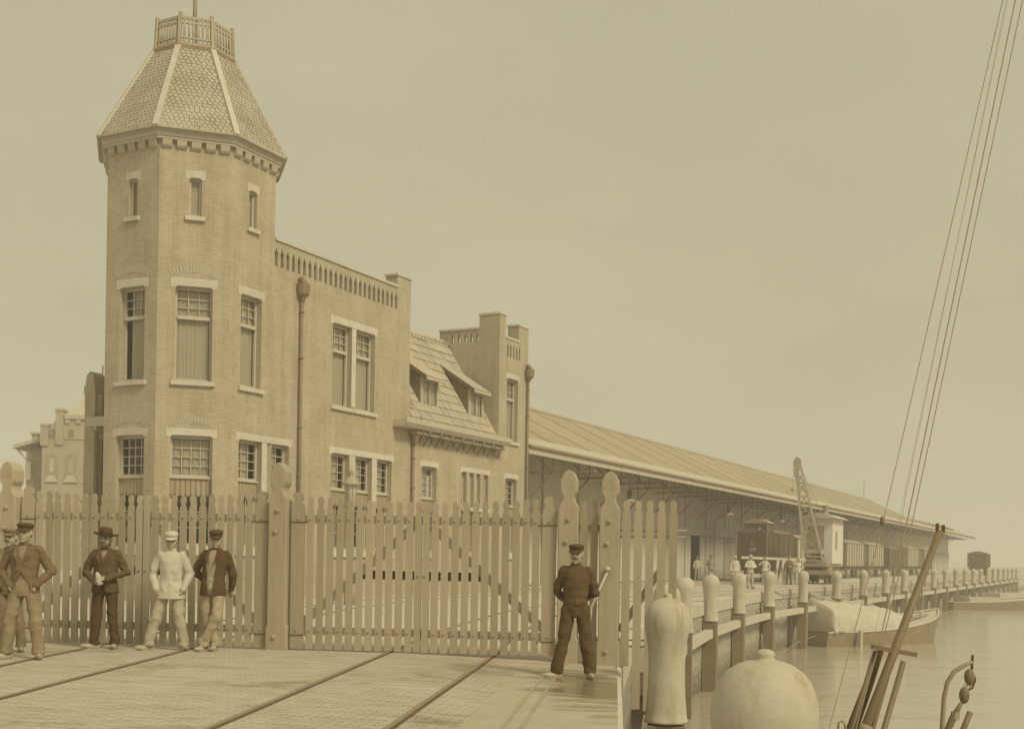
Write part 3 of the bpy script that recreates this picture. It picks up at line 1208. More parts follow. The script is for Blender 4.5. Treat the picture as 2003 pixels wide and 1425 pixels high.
BALW = mat('balustrade_paint', .43, .7, .12, 4)
for k_ in range(8):
    mb = MB()
    mb.bar(oc(k_, BR0, BZ0), oc(k_, BR1, BZ1 + .1), .1, .1)
    p = oc(k_, BR1, BZ1 + .1)
    mb.ell((p.x, p.y, p.z + .02), (.065, .065, .05), 8, 5)
    mb.build('baluster_post', BALW, OFF)
    a0, a1 = oc(k_, BR0, BZ0), oc(k_ + 1, BR0, BZ0)
    b0, b1 = oc(k_, BR1, BZ1), oc(k_ + 1, BR1, BZ1)
    for t, h in ((.10, .07), (.30, .05), (.82, .05), (1.0, .08)):
        MB().bar(a0.lerp(b0, t), a1.lerp(b1, t), .06, h).build('balustrade_rail', BALW, OFF)
    for i in range(1, 7):
        q0, q1 = a0.lerp(a1, i / 7), b0.lerp(b1, i / 7)
        mb = MB()
        lo, hi = q0.lerp(q1, .09), q0.lerp(q1, .99)
        m1, m2 = q0.lerp(q1, .30), q0.lerp(q1, .82)
        mb.tube([lo, lo.lerp(m1, .5), m1, m1.lerp(m2, .06), m1.lerp(m2, .94), m2, m2.lerp(hi, .5), hi], [.02, .042, .02, .036, .036, .02, .04, .02], 6)
        mb.build('baluster', BALW, OFF, smooth=True)
MB().tube([(TC[0], TC[1], ZT), (TC[0], TC[1], 24.5)], [.07, .045], 10).build('flagpole', TRIM, OFF, smooth=True)

# --- rainwater pipes on the front
for s_, ztop, head in ((41.87, 10.05, True), (57.98, 9.75, True)):
    mb = MB()
    mb.tube([(s_, -.1, 0), (s_, -.1, ztop - .6)], .055, 10)
    for z in (ztop - 1.0, 7.6, 5.4, 3.9, 2.2):
        if z < ztop - .7:
            mb.tube([(s_, -.1, z), (s_, -.1, z + .07)], .072, 10)
    pp = mb.build('rainwater_pipe', LEAD, OFF, mw=FW, smooth=True)
    mb = MB()
    mb.lathe([(.06, -.62), (.10, -.5), (.2, -.42), (.23, -.2), (.23, -.1), (.12, -.09)], 10, (s_, -.14, ztop))
    mb.build('hopper', LEAD, pp)
    mb = MB()
    mb.tube([(s_, .02, ztop + .02), (s_, -.10, ztop + .05), (s_, -.17, ztop - .03), (s_, -.17, ztop - .2)], [.11, .11, .11, .09], 10)
    mb.build('spout', LEAD, pp, smooth=True)
mb = MB()
mb.tube([(48.62, -.1, 0), (48.62, -.1, 5.6)], .055, 10)
for z in (5.0, 3.9, 2.2):
    mb.tube([(48.62, -.1, z), (48.62, -.1, z + .07)], .072, 10)
pp = mb.build('rainwater_pipe', LEAD, OFF, mw=FW, smooth=True)
MB().lathe([(.06, 5.5), (.1, 5.6), (.2, 5.95), (.24, 6.05)], 10, (48.62, -.18, 0)).build('hopper', LEAD, pp)

# --- gutter box, brackets and mansard
mb = MB()
mb.prism([(47.35, -.5, 6.06), (47.35, -.62, 6.2), (47.35, -.62, 6.38), (47.35, -.58, 6.38), (47.35, -.5, 6.32), (47.35, .0, 6.30), (47.35, 0, 6.06)], (55.44 - 47.35, 0, 0))
mb.build('gutter', FASC, OFF, mw=FW)
me = MB().prism([(0, -.48, 6.055), (0, 0, 6.055), (0, 0, 5.62), (0, -.06, 5.66), (0, -.16, 5.88), (0, -.46, 5.98)], (.12, 0, 0)).mesh('gutter_bracket', matx=WOODP)
ms = MB().bar((0, -.30, 5.95), (0, -.02, 5.55), .025, .025).mesh('strut', matx=IRON)
for i in range(8):
    o = put('gutter_bracket', me, OFF, FW @ Matrix.Translation((49.15 + i * .83, 0, 0)))
    put('strut', ms, o, Matrix.Translation((.3, 0, 0)))
SL = 1.6


def mz(d):
    return 6.78 + (d - .22) * SL


mb = MB()
mb.prism([(S1 + .003, -.35, mz(-.35) + .02), (S1 + .003, 2.5, mz(2.5)), (S1 + .003, 2.5, mz(2.5) - .3), (S1 + .003, -.1, 5.9)], (S2 - S1 - .006, 0, 0))
MR = mb.build('mansard_roof', PANT, OFF, mw=FW)
# pantiles: nearest rows as single tiles, shared mesh
tl = Vector((0, 1, SL)).normalized()
tn = Vector((0, -SL, 1)).normalized()
TW_, TH_ = .235, .40
mb = MB()
ns = 6
for i in range(ns + 1):
    x = TW_ * 1.06 * i / ns
    b_ = .045 * math.sin(pi * min(1, i / ns * 1.5)) if i / ns < .667 else -.012 * math.sin(pi * (i / ns - .667) * 3)
    for l_, th_ in ((-.03, .05), (-.03, .028), (TH_, .008)):
        p = Vector((x, 0, 0)) + tl * l_ + tn * (b_ + th_)
        mb.v.append(tuple(p))
for i in range(ns):
    a = i * 3
    mb.f += [(a + 1, a + 4, a + 3, a), (a, a + 3, a + 5, a + 2)]
    mb.uv += [None, None]
tile_me = mb.mesh('roof_tile', smooth=False, matx=PANT)
slen = 2.85 * math.sqrt(1 + SL * SL)
D0 = -.33
rowsn, colsn = int(slen / TH_) , int((S2 - S1 - .05) / TW_)
dorm = [(49.98, 51.2), (53.70, 54.85)]
cnt = 0
rest = MB()
for r_ in range(rowsn + 1):
    d = D0 + r_ * TH_ / math.sqrt(1 + SL * SL)
    for c in range(colsn):
        s_ = S1 + .02 + c * TW_
        if any(a - .1 < s_ + .1 < b + .05 and .45 < d < 1.75 for a, b in dorm):
            continue
        jit = Matrix.Translation((s_, d + random.uniform(-.008, .008), mz(d) + random.uniform(-.004, .008)))
        if cnt < 300:
            put('roof_tile', tile_me, MR, jit)
            cnt += 1
        else:
            rest.add([jit @ v_.co for v_ in tile_me.vertices], [tuple(p.vertices) for p in tile_me.polygons])
o = rest.build('roof_tiles', PANT, MR)
o['kind'] = 'stuff'
mb = MB()
mb.tube([(S1 + .01, 2.5, mz(2.5) + .04), (S2 - .01, 2.5, mz(2.5) + .04)], .11, 10)
mb.build('ridge', PANT, OFF, mw=FW, smooth=True)
mb = MB()
wallgrid(mb, 0, S2 - S1 - .006, 0, 10.3, .3, [], face_m((S2 - OX - .003, 5.8), (-1, 0)))
mb.build('rear_wall', BRICK, OFF)
MB().box(S1 + .003, S2 - .003, 2.45, 5.5, 10.2, 10.3).build('flat_roof', LEAD, OFF, mw=FW)
# dormers
for a, b in dorm:
    zf0, zf1, d0 = 7.2, 8.22, .48
    dm = MB()
    for x in (a, b - .05):
        dm.prism([(x, d0 + .02, zf0), (x, d0 + .02, zf1), (x, 1.85, zf1 + 1.02), (x, 1.85, mz(1.85))], (.05, 0, 0))
    do = dm.build('dormer', mat('dormer_boards', .23, .8, .2, 4), OFF, mw=FW)
    fr = MB()
    fr.box(a - .02, a + .09, d0 - .06, d0 + .02, zf0 - .02, zf1 + .04)
    fr.box(b - .09, b + .02, d0 - .06, d0 + .02, zf0 - .02, zf1 + .04)
    fr.box(a + .09, b - .09, d0 - .06, d0 + .02, zf1 - .1, zf1 + .04)
    fr.box(a - .05, b + .05, d0 - .1, d0 + .02, zf0 - .1, zf0 + .0)
    xm = (a + b) / 2
    fr.box(xm - .03, xm + .03, d0 - .05, d0 + .01, zf0, zf1 - .1)
    fr.build('window_frame', FASC, do)
    for p0, p1 in ((a + .09, xm - .03), (xm + .03, b - .09)):
        for zz in (0, .45):
            put('pane', pane_mesh(p1 - p0, .44), do, Matrix.Translation((p0, d0 - .03, zf0 + .01 + zz)))
    cu = MB().box(a + .06, b - .06, d0 + .05, d0 + .06, zf0, zf1)
    cu.build('curtain', CURT, do)
    # sloped roof of the dormer with barge edges
    ra, rb = a - .12, b + .12
    rf = MB()
    rf.prism([(ra, d0 - .3, zf1 - .06), (ra, d0 - .3, zf1 + .02), (ra, 2.0, zf1 + 1.22), (ra, 2.0, zf1 + 1.12)], (rb - ra, 0, 0))
    ro = rf.build('dormer_roof', PANT, do)
    sl_ = math.atan2(1.2, 2.3 - d0 - .0 + .0)
    tr_ = MB()
    dl = Vector((0, 2.3 - d0, 1.2)).normalized()
    dn = Vector((0, -1.2, 2.3 - d0)).normalized()
    st = Vector((0, d0 - .3, zf1 + .02))
    for r_ in range(5):
        for c in range(int((rb - ra) / .16)):
            p = st + dl * r_ * .42 + Vector((ra + .02 + c * .165, 0, 0)) + dn * .012
            q = [p, p + Vector((.08, 0, 0)) + dn * .045, p + Vector((.15, 0, 0))]
            q2 = [v_ + dl * .42 - dn * .012 for v_ in q]
            tr_.add(q + q2, [(0, 1, 4, 3), (1, 2, 5, 4), (0, 2, 1)])
    to = tr_.build('roof_tiles', PANT, do)
    to['kind'] = 'stuff'
    for x in (ra - .03, rb + .0):
        MB().prism([(x, d0 - .33, zf1 - .14), (x, d0 - .33, zf1 + .05), (x, 2.0, zf1 + 1.25), (x, 2.0, zf1 + 1.06)], (.03, 0, 0)).build('barge_board', DARKW if x < a else PANT, do)  # left board dark, right board in the tile tone
    MB().box(ra, rb, d0 - .36, d0 - .3, zf1 - .1, zf1 + .0).build('eaves_board', FASC, do)
# roof ladder lying on the tiles
mb = MB()
for x0, x1 in ((48.7, 50.3),):
    pass
lad = [Vector((48.55 + .0, .05, mz(.05) + .12)), Vector((48.6, 1.6, mz(1.6) + .12))]
mb.bar(Vector((49.6, -.3, mz(-.3) + .14)), Vector((48.75, .95, mz(.95) + .14)), .05, .05)
mb.bar(Vector((48.9, -.3, mz(-.3) + .14)), Vector((48.45, .5, mz(.5) + .14)), .05, .05)
for t in (.15, .55):
    p = Vector((49.6, -.3, mz(-.3) + .14)).lerp(Vector((48.75, .95, mz(.95) + .14)), t)
    mb.bar(p, Vector((48.45, p.y, p.z)), .04, .04)
mb.build('roof_ladder', TRIM, OFF, mw=FW)
# ------------------------------------------------------------------ goods shed
SX = 58.2
SH = thing('goods_shed', 'long single-storey goods shed with a sheet roof and deep canopy', 'shed', (*W(SX), 0), RZ)
SM = Matrix.Translation((-SX, 0, 0))
S_END, R_END = 235.0, 178.0
ZEV = 6.38


def rz_(d):
    return ZEV + (9.92 - ZEV) * d / 7.0


BAY = 4.6
# roof sheets, one per bay, corrugated along the slope
s_ = SX + .01
i = 0
while s_ < R_END - .1:
    e_ = min(s_ + BAY, R_END)
    n = int((e_ - s_) / .26)
    n = max(4, min(n, 18)) if s_ < 130 else 6
    mb = MB()
    top, bot = [], []
    for j in range(n * 2 + 1):
        x = s_ + .012 + (e_ - s_ - .024) * j / (2 * n)
        h = .035 if j % 2 else 0.0
        bot.append((x, 1.0, rz_(1.0) + h + .02))
        top.append((x, 7.0, rz_(7.0) + h + .02))
    m_ = len(bot)
    mb.add(bot + top, [(j, j + 1, m_ + j + 1, m_ + j) for j in range(m_ - 1)])
    mb.build('roof_sheet', ROOFM, SH, mw=SM)
    mb = MB()
    mb.bar((s_ + .0, .98, rz_(.98) + .045), (s_ + .0, 7.0, rz_(7.0) + .045), .05, .05, up=(0, -.5, 1))
    mb.build('roof_seam', mat('seam', .34, .7, .1, 3), SH, mw=SM)
    s_ = e_
mb = MB()
mb.prism([(SX, 0.02, ZEV - .02), (SX, 7.0, 9.9), (SX, 13.9, ZEV), (SX, 13.9, ZEV - .12), (SX, 7.0, 9.75), (SX, .02, ZEV - .12)], (R_END - SX, 0, 0))
mb.add([(R_END, .02, ZEV - .02), (R_END, 7.0, 9.9), (R_END, 13.9, ZEV), (R_END + 9, .02, ZEV - .02), (R_END + 9, 13.9, ZEV)], [(0, 3, 1), (1, 3, 4), (1, 4, 2)])
mb.build('roof', ROOFM, SH, mw=SM)
MB().box(SX, R_END, 6.86, 7.14, 9.93, 10.06).build('ridge', FASC, SH, mw=SM)
# smooth lower skirt, fascia, gutter
MB().prism([(SX + .005, -.02, ZEV + .0), (SX + .005, 1.0, rz_(1.0) + .06), (SX + .005, 1.0, rz_(1.0) + .02), (SX + .005, -.02, ZEV - .04)], (S_END - SX, 0, 0)).build('roof_skirt', FASC, SH, mw=SM)
MB().tube([(SX + .005, -.12, ZEV - .02), (S_END + 8, -.12, ZEV - .02)], .085, 8).build('gutter', IRONP, SH, mw=SM, smooth=True)
MB().box(SX + .005, S_END + 8, -.07, -.03, ZEV - .36, ZEV - .1).build('fascia', FASC, SH, mw=SM)
mb = MB()
mb.add([(R_END, .0, ZEV), (S_END + 8, .0, ZEV - .05), (S_END - 2, 3.9, 7.2), (R_END, 3.9, 8.3), (R_END, .0, ZEV - .15), (S_END + 8, 0, ZEV - .2), (S_END - 2, 3.9, 7.0), (R_END, 3.9, 8.1)],
       [(0, 1, 2, 3), (7, 6, 5, 4), (1, 5, 6, 2), (2, 6, 7, 3)])
mb.build('canopy', ROOFM, SH, mw=SM)
# front wall in bays with sliding doors
WD = 3.7
s_ = SX + .01
i = 0
DOORM = streak_wall('door_boards', .56)
DOORB = streak_wall('door_boards_brown', .42)
while s_ < S_END - 1:
    e_ = min(s_ + BAY, S_END)
    open_ = abs((s_ + e_) / 2 - 91.3) < 2.2
    if s_ < 150:
        MB().box(s_ + .06, e_ - .06, WD, WD + .12, 3.74, rz_(WD) - .2).build('wall_panel', SHEDW, SH, mw=SM)
        MB().box(s_ + .001, e_ - .001, WD - .16, WD - .02, 3.2, 3.72).build('door_track', FASC, SH, mw=SM)
        MB().box(s_ - .06, s_ + .058, WD - .05, WD + .14, 0, rz_(WD) - .21).build('wall_post', IRONP, SH, mw=SM)
        if open_:
            MB().box(s_ + .06, s_ + 1.3, WD - .01, WD + .08, .05, 3.19).build('door', DOORM, SH, mw=SM)
            MB().box(e_ - 1.1, e_ - .06, WD - .01, WD + .08, .05, 3.19).build('door', DOORM, SH, mw=SM)
        else:
            md = (s_ + e_) / 2
            MB().box(s_ + .06, md - .01, WD + .0, WD + .08, .05, 3.19).build('door', DOORM if i % 3 else DOORB, SH, mw=SM)
            MB().box(md + .01, e_ - .06, WD + .0, WD + .08, .05, 3.19).build('door', DOORM, SH, mw=SM)
    else:
        MB().box(s_ + .05, e_ - .05, WD, WD + .12, 3.3, rz_(WD) - .2).build('wall_panel', SHEDW, SH, mw=SM)
        for q in range(4):
            x = s_ + q * BAY / 4
            MB().box(x + .12, min(x + BAY / 4 - .1, e_), WD + (.0 if q % 2 else .05), WD + .12, .05, 3.2).build('door', DOORM if (q + i) % 3 else DOORB, SH, mw=SM)
    s_ = e_
    i += 1
MB().box(SX + .2, S_END - .2, WD + .9, WD + 1.0, 0, 5.5).build('dark_inside', INNER, SH, mw=SM)
MB().box(S_END - .1, S_END, WD, 10, 0, 6.2).build('end_wall', SHEDW, SH, mw=SM)
# canopy trusses
tr = MB()
tr.bar((0, .05, 5.82), (0, WD, 5.78), .07, .09)
tr.bar((0, .1, 6.2), (0, WD, rz_(WD) - .3), .07, .09)
tr.bar((0, WD - .05, 4.55), (0, 2.45, 5.74), .07, .07)
tr.bar((0, WD - .05, 6.9), (0, 2.55, 5.84), .06, .06)
tr.bar((0, 2.4, 5.84), (0, 2.4, 6.95), .06, .06)
tr.bar((0, 2.3, 6.6), (0, 1.4, 5.84), .06, .06)
tr.bar((0, 1.3, 5.84), (0, 1.3, 6.5), .06, .06)
tr_l = tr.mesh('canopy_truss', matx=TRIM)
tr_d = tr.mesh('canopy_truss', matx=mat('truss_iron', .2, .7, .2, 4))
k_ = 0
s_ = 66.0
while s_ < S_END:
    put('canopy_truss', tr_l if k_ < 1 else tr_d, SH, SM @ Matrix.Translation((s_, 0, 0)))
    s_ += BAY
    k_ += 1
for d in (.9, 1.9, 2.9):
    MB().box(SX + .1, S_END - .1, d - .05, d + .05, rz_(d) - .36, rz_(d) - .16).build('purlin', mat('truss_iron', .2), SH, mw=SM)
# down pipe and brace at the third bay, letters
mb = MB()
mb.tube([(95.9, 3.3, 0.0), (95.9, 3.3, 4.2), (95.9, 2.6, 5.2)], .05, 8)
mb.build('rainwater_pipe', IRONP, SH, mw=SM)
MB().tube([(173.0, 7, 10.0), (173.0, 7, 12.6)], .03, 6).build('roof_rod', IRON, SH, mw=SM)
# pendant lamps below the canopy
for q, s_ in enumerate((73.5, 92.5, 107.0)):
    lp = thing('pendant_lamp', 'enamel pendant lamp under the shed canopy, %s from the office' % ('first', 'second', 'third')[q], 'lamp',
               (*W(s_, -1.2), 0), RZ, 'canopy lamps')
    zt = rz_(1.2) - .2
    MB().tube([(0, 0, 4.9), (0, 0, zt)], .02, 6).build('rod', IRON, lp)
    MB().lathe([(.06, 4.75), (.14, 4.9), (.14, 5.25), (.05, 5.3)], 10).build('lamp_housing', IRON, lp, smooth=True)
    MB().lathe([(.36, 4.68), (.34, 4.72), (.1, 4.82)], 14).build('lamp_shade', TRIM, lp, smooth=True)
    MB().lathe([(.05, 4.5), (.1, 4.56), (.1, 4.66), (.06, 4.7)], 10).build('lamp_globe', mat('opal_glass', .6, .2), lp, smooth=True)
    MB().tube([(.0, 0, 2.6), (.0, 0, 4.5)], .018, 6).build('pull_rod', IRON, lp)

# ------------------------------------------------------------------ gates and fence
FR = math.atan2(-.15, 1)
FDX, FDY = math.cos(FR), math.sin(FR)


def FP(t, z=None):
    x, y = -3.5 + t * FDX, 17.8 + t * FDY
    return (x, y, gz(x, y) if z is None else z)


BOLT = MB().lathe([(.019, 0), (.018, .012), (.008, .018)], 6).mesh('bolt', matx=FENCE)
BM = Matrix.Rotation(pi / 2, 4, 'X')
PK = {}


def picket_mesh(h, wd=.106, th=.028):
    k = (round(h, 2), wd)
    if k not in PK:
        h = round(h, 2)
        a = wd / 2
        hw = a * .86
        half = [(a, 0), (a, h - .205), (a * .93, h - .185), (a * .66, h - .165), (a * .62, h - .13), (hw * .95, h - .098), (hw, h - .05), (hw * .7, h - .018), (hw * .2, h)]
        poly = [(x, 0, z) for x, z in half] + [(-x, 0, z) for x, z in reversed(half)]
        mb = MB().prism(poly, (0, th, 0))
        PK[k] = mb.mesh('picket', matx=FENCE)
    return PK[k]


def gate_leaf(t0, t1, hinge, label, htops):
    """hinge: -1 hinge stile on the left, +1 on the right"""
    w_ = t1 - t0
    g_ = thing('gate_leaf', label, 'gate', FP(t0), FR, 'leaves of the two slatted gates')
    zb = .025
    hh, hm = htops

    def top(x):
        q = x / w_ if hinge < 0 else 1 - x / w_
        return hh + (hm - hh) * (1 - (1 - q) ** 1.6)
    # stiles
    hs = .20
    xs = hs / 2 if hinge < 0 else w_ - hs / 2
    put('stile', picket_mesh(top(xs) + .03 - zb, hs, .045), g_, Matrix.Translation((xs, -.03, zb)))
    xm = w_ - .045 if hinge < 0 else .045
    put('stile', picket_mesh(top(xm) - zb, .1, .045), g_, Matrix.Translation((xm + (-.01 if hinge < 0 else .01), -.03, zb)))
    a, b = (hs + .02, w_ - .115) if hinge < 0 else (.115, w_ - hs - .02)
    n = round((b - a) / .152)
    pit = (b - a) / n
    for i in range(n):
        x = a + (i + .5) * pit
        put('picket', picket_mesh(top(x) - zb), g_, Matrix.Translation((x, -.028 + random.uniform(-.003, .003), zb + random.uniform(-.006, .004))) @ Matrix.Rotation(random.uniform(-.004, .004), 4, 'Y'))
        for z in (1.98, .30):
            put('bolt', BOLT, g_, Matrix.Translation((x, -.031, z)) @ BM)
    for z in (1.98, .30):
        put('bolt', BOLT, g_, Matrix.Translation((xs, -.031, z)) @ BM)
    MB().box(.012, w_ - .012, .002, .085, 1.92, 2.04).build('rail', FENCE2, g_)
    MB().box(.012, w_ - .012, .002, .085, .24, .355).build('rail', FENCE2, g_)
    # brace rises from the hinge foot to the meeting top, short mid rail behind
    x0, x1 = (hs * .8, w_ - .12) if hinge < 0 else (w_ - hs * .8, .12)
    MB().bar((x0, .032, .40), (x1, .032, 1.90), .12, .055, up=(0, -1, 0)).build('brace', FENCE2, g_)
    xa = x0 + (x1 - x0) * .5
    m0, m1 = sorted((xa, x1 + (.08 if hinge < 0 else -.08)))
    MB().box(m0, m1, .088, .14, 1.09, 1.22).build('mid_rail', SHADEW, g_)
    for z in (1.16,):
        put('bolt', BOLT, g_, Matrix.Translation((xm, -.034, z)) @ BM)
    for z in (2.0, .3):
        xx = -.02 if hinge < 0 else w_ + .02
        MB().box(min(xx, xx + (.28 if hinge < 0 else -.28)), max(xx, xx + (.28 if hinge < 0 else -.28)), -.04, -.033, z - .075, z - .062).build('hinge_strap', IRON, g_)
    return g_


gate_leaf(-4.22, -2.215, -1, 'slatted gate leaf behind the two leftmost men', (2.40, 2.31))
gate_leaf(-2.205, -.20, 1, 'slatted gate leaf behind the man in the pale smock', (2.37, 2.31))
gate_leaf(.17, 2.185, -1, 'slatted gate leaf just right of the tall carved middle post', (2.36, 2.25))
gate_leaf(2.195, 4.19, 1, 'slatted gate leaf left of the man standing legs apart', (2.33, 2.25))


def gate_post(t, label, h=2.82, wd=.29, foot=False):
    p = thing('gate_post', label, 'post', FP(t), FR, 'carved gate posts')
    a = wd / 2
    half = [(a + .02, -.3), (a + .02, .34), (a, .37), (a, h - .56), (a * .85, h - .51), (a * .56, h - .44), (a * .52, h - .38), (a * .72, h - .335), (a * .82, h - .30), (a * .84, h - .14), (a * .5, h - .035), (a * .08, h)]
    poly = [(x, -.12, z) for x, z in half] + [(-x, -.12, z) for x, z in reversed(half)]
    sh = MB().prism(poly, (0, .30, 0)).build('shaft', FENCE, p)
    m = sh.modifiers.new('bevel', 'BEVEL')
    m.width = .012
    m.segments = 1
    m.limit_method = 'ANGLE'
    for x, z in ((0, h - .62 - .1), (-.03, h - .62 - .42), (-.03, .2)):
        b_ = put('bolt', BOLT, p, Matrix.Translation((x, -.12, z)) @ BM @ Matrix.Scale(2.0, 4))
    # carved trefoil on the head
    cv = MB()
    for q in range(3):
        an = pi / 2 + q * 2 * pi / 3
        cx_, cz_ = .038 * math.cos(an), h - .2 + .038 * math.sin(an)
        cv.tube([(cx_ + .03 * math.cos(t_), -.121, cz_ + .03 * math.sin(t_)) for t_ in [an - 2.2 + 4.4 * i / 8 for i in range(9)]], .004, 5)
    cv.build('carving', FENCE, p)
    if foot:
        for sgn in (-1, 1):
            MB().prism([(sgn * (a + .021), -.05, 0), (sgn * (a + .15), -.05, 0), (sgn * (a + .021), -.05, .42)], (0, .12, 0)).build('foot_brace', FENCE, p)
    return p


gate_post(-4.43, 'carved gate post at the left edge beside the capped men')
gate_post(-.02, 'tall carved gate post in the middle between the two gates')
gate_post(4.37, 'carved gate post directly behind the man in dark clothes', 2.80)
gate_post(4.97, 'carved gate post right of the man, at the quay end', 2.80, foot=True)

# the fence runs on past the left post
fx = thing('slatted_fence', 'slatted fence running on left beyond the left gate post', 'fence', FP(-7.7), FR)
for i in range(20):
    put('picket', picket_mesh(2.36), fx, Matrix.Translation((.06 + i * .155, -.028, .03)))
for z in (1.98, .30):
    MB().box(0, 3.1, .002, .08, z - .06, z + .06).build('rail', FENCE2, fx)

# wicket between the two right posts
wk = thing('wicket_gate', 'narrow wicket with two slats between the two right posts', 'gate', FP(4.52), FR)
for x in (.07, .22):
    put('picket', picket_mesh(2.34), wk, Matrix.Translation((x, 0.02, .03)))
MB().box(0, .3, .055, .1, 1.92, 2.02).build('rail', FENCE2, wk)
MB().box(0, .3, .055, .1, .24, .36).build('rail', SHADEW, wk)
MB().box(0, .3, .055, .1, 1.06, 1.16).build('rail', FENCE2, wk)
lv = thing('iron_lever', 'pale knobbed lever slanting beside the man at the wicket', 'lever', (FP(4.93)[0], FP(4.93)[1] - .17, FP(4.93)[2]), FR)
MB().tube([(.0, 0, 1.36), (-.22, -.0, .85), (-.26, 0, .5), (-.27, 0, .0)], .018, 8).build('handle', TRIM, lv, smooth=True)
MB().ell((0, 0, 1.39), (.045, .045, .04)).build('knob', TRIM, lv, smooth=True)
MB().tube([(-.27, -.0, .0), (-.27, -.0, .06)], .06, 8).build('socket', LEAD, lv)

# fence end reaching out over the quay edge
fe = thing('fence_end', 'spiky slatted fence end hanging out over the quay edge', 'fence', FP(5.12), FR)
zb_ = [.0, -.62, -.64, -.60, -.5]
for i, zb in enumerate(zb_):
    put('picket', picket_mesh(2.40 - zb, .118), fe, Matrix.Translation((.09 + i * .168, -.02, zb)))
for z in (1.92, .33):
    for dz in (-.045, .045):
        MB().tube([(-.05, .03, z + dz), (.95, .03, z + dz)], .016, 6).build('rail', FENCE2, fe)
MB().bar((.0, .05, .5), (.62, .05, 1.45), .1, .05, up=(0, -1, 0)).build('brace', FENCE2, fe)
MB().box(.25, .9, .03, .07, -.5, -.43).build('rail', SHADEW, fe)

# ------------------------------------------------------------------ mooring posts along the quay
BP = [(1.43, 6.6), (2.05, 15.4), (3.25, 24.6), (5.0, 34.0), (6.95, 41.0), (9.25, 47.8), (12.1, 55.2), (15.35, 61.9)]
for k_ in range(1, 19):
    BP.append((15.35 + U[0] * 8.3 * k_, 61.9 + U[1] * 8.3 * k_))
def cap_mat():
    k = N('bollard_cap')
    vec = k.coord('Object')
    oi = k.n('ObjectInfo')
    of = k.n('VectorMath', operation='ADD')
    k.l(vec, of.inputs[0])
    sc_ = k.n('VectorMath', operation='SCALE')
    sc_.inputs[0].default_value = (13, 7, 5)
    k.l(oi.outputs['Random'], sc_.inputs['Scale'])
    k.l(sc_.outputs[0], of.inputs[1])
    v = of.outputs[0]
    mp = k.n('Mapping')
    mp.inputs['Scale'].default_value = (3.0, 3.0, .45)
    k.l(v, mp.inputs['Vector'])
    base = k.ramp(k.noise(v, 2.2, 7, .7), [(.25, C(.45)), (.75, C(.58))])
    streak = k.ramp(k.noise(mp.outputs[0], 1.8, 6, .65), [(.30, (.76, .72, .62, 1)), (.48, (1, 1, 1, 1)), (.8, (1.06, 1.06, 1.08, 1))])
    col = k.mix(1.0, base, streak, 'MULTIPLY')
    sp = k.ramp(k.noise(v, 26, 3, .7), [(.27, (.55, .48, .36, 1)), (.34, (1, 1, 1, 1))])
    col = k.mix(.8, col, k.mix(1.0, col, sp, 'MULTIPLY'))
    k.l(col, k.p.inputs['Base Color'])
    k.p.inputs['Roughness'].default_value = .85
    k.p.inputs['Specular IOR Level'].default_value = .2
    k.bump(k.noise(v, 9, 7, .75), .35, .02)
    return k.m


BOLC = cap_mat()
cp = MB()
prof = [(.285, -.66), (.287, -.63), (.276, -.61), (.266, -.5), (.252, -.35), (.242, -.15), (.237, .05), (.24, .2), (.253, .36), (.272, .47), (.289, .55), (.30, .63), (.298, .70), (.283, .78),
        (.255, .85), (.21, .905), (.15, .945), (.085, .965), (.055, .97), (.05, .985), (.055, 1.0), (.045, 1.02), (.02, 1.03)]
cp.lathe(prof, 36)
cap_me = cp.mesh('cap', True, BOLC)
pl = MB()
pl.box(-.235, .235, -.235, .235, -3.1 - 1.2, -.681)
pile_me = pl.mesh('pile', matx=mat('pile_timber', .25, .85, .3, 2.5, (2, 2, .3), bump=.5, rnd=.12))
br_me = MB().prism([(-.236, -.17, -.97), (-1.15, -.17, -.97), (-.62, -.17, -1.5), (-.236, -.17, -2.0)], (0, .34, 0)).mesh('knee', matx=mat('shaded_timber', .20, .7, .25, 3))  # dark tone puts the shade of the side faces into the knee
st_me = MB().bar((-.9, .45, -4.2), (-.45, .45, -.95), .22, .22).mesh('strut', matx=TIMBP)


def qdir(i):
    a = BP[max(0, i - 1)]
    b = BP[min(len(BP) - 1, i + 1)]
    return math.atan2(b[1] - a[1], b[0] - a[0])


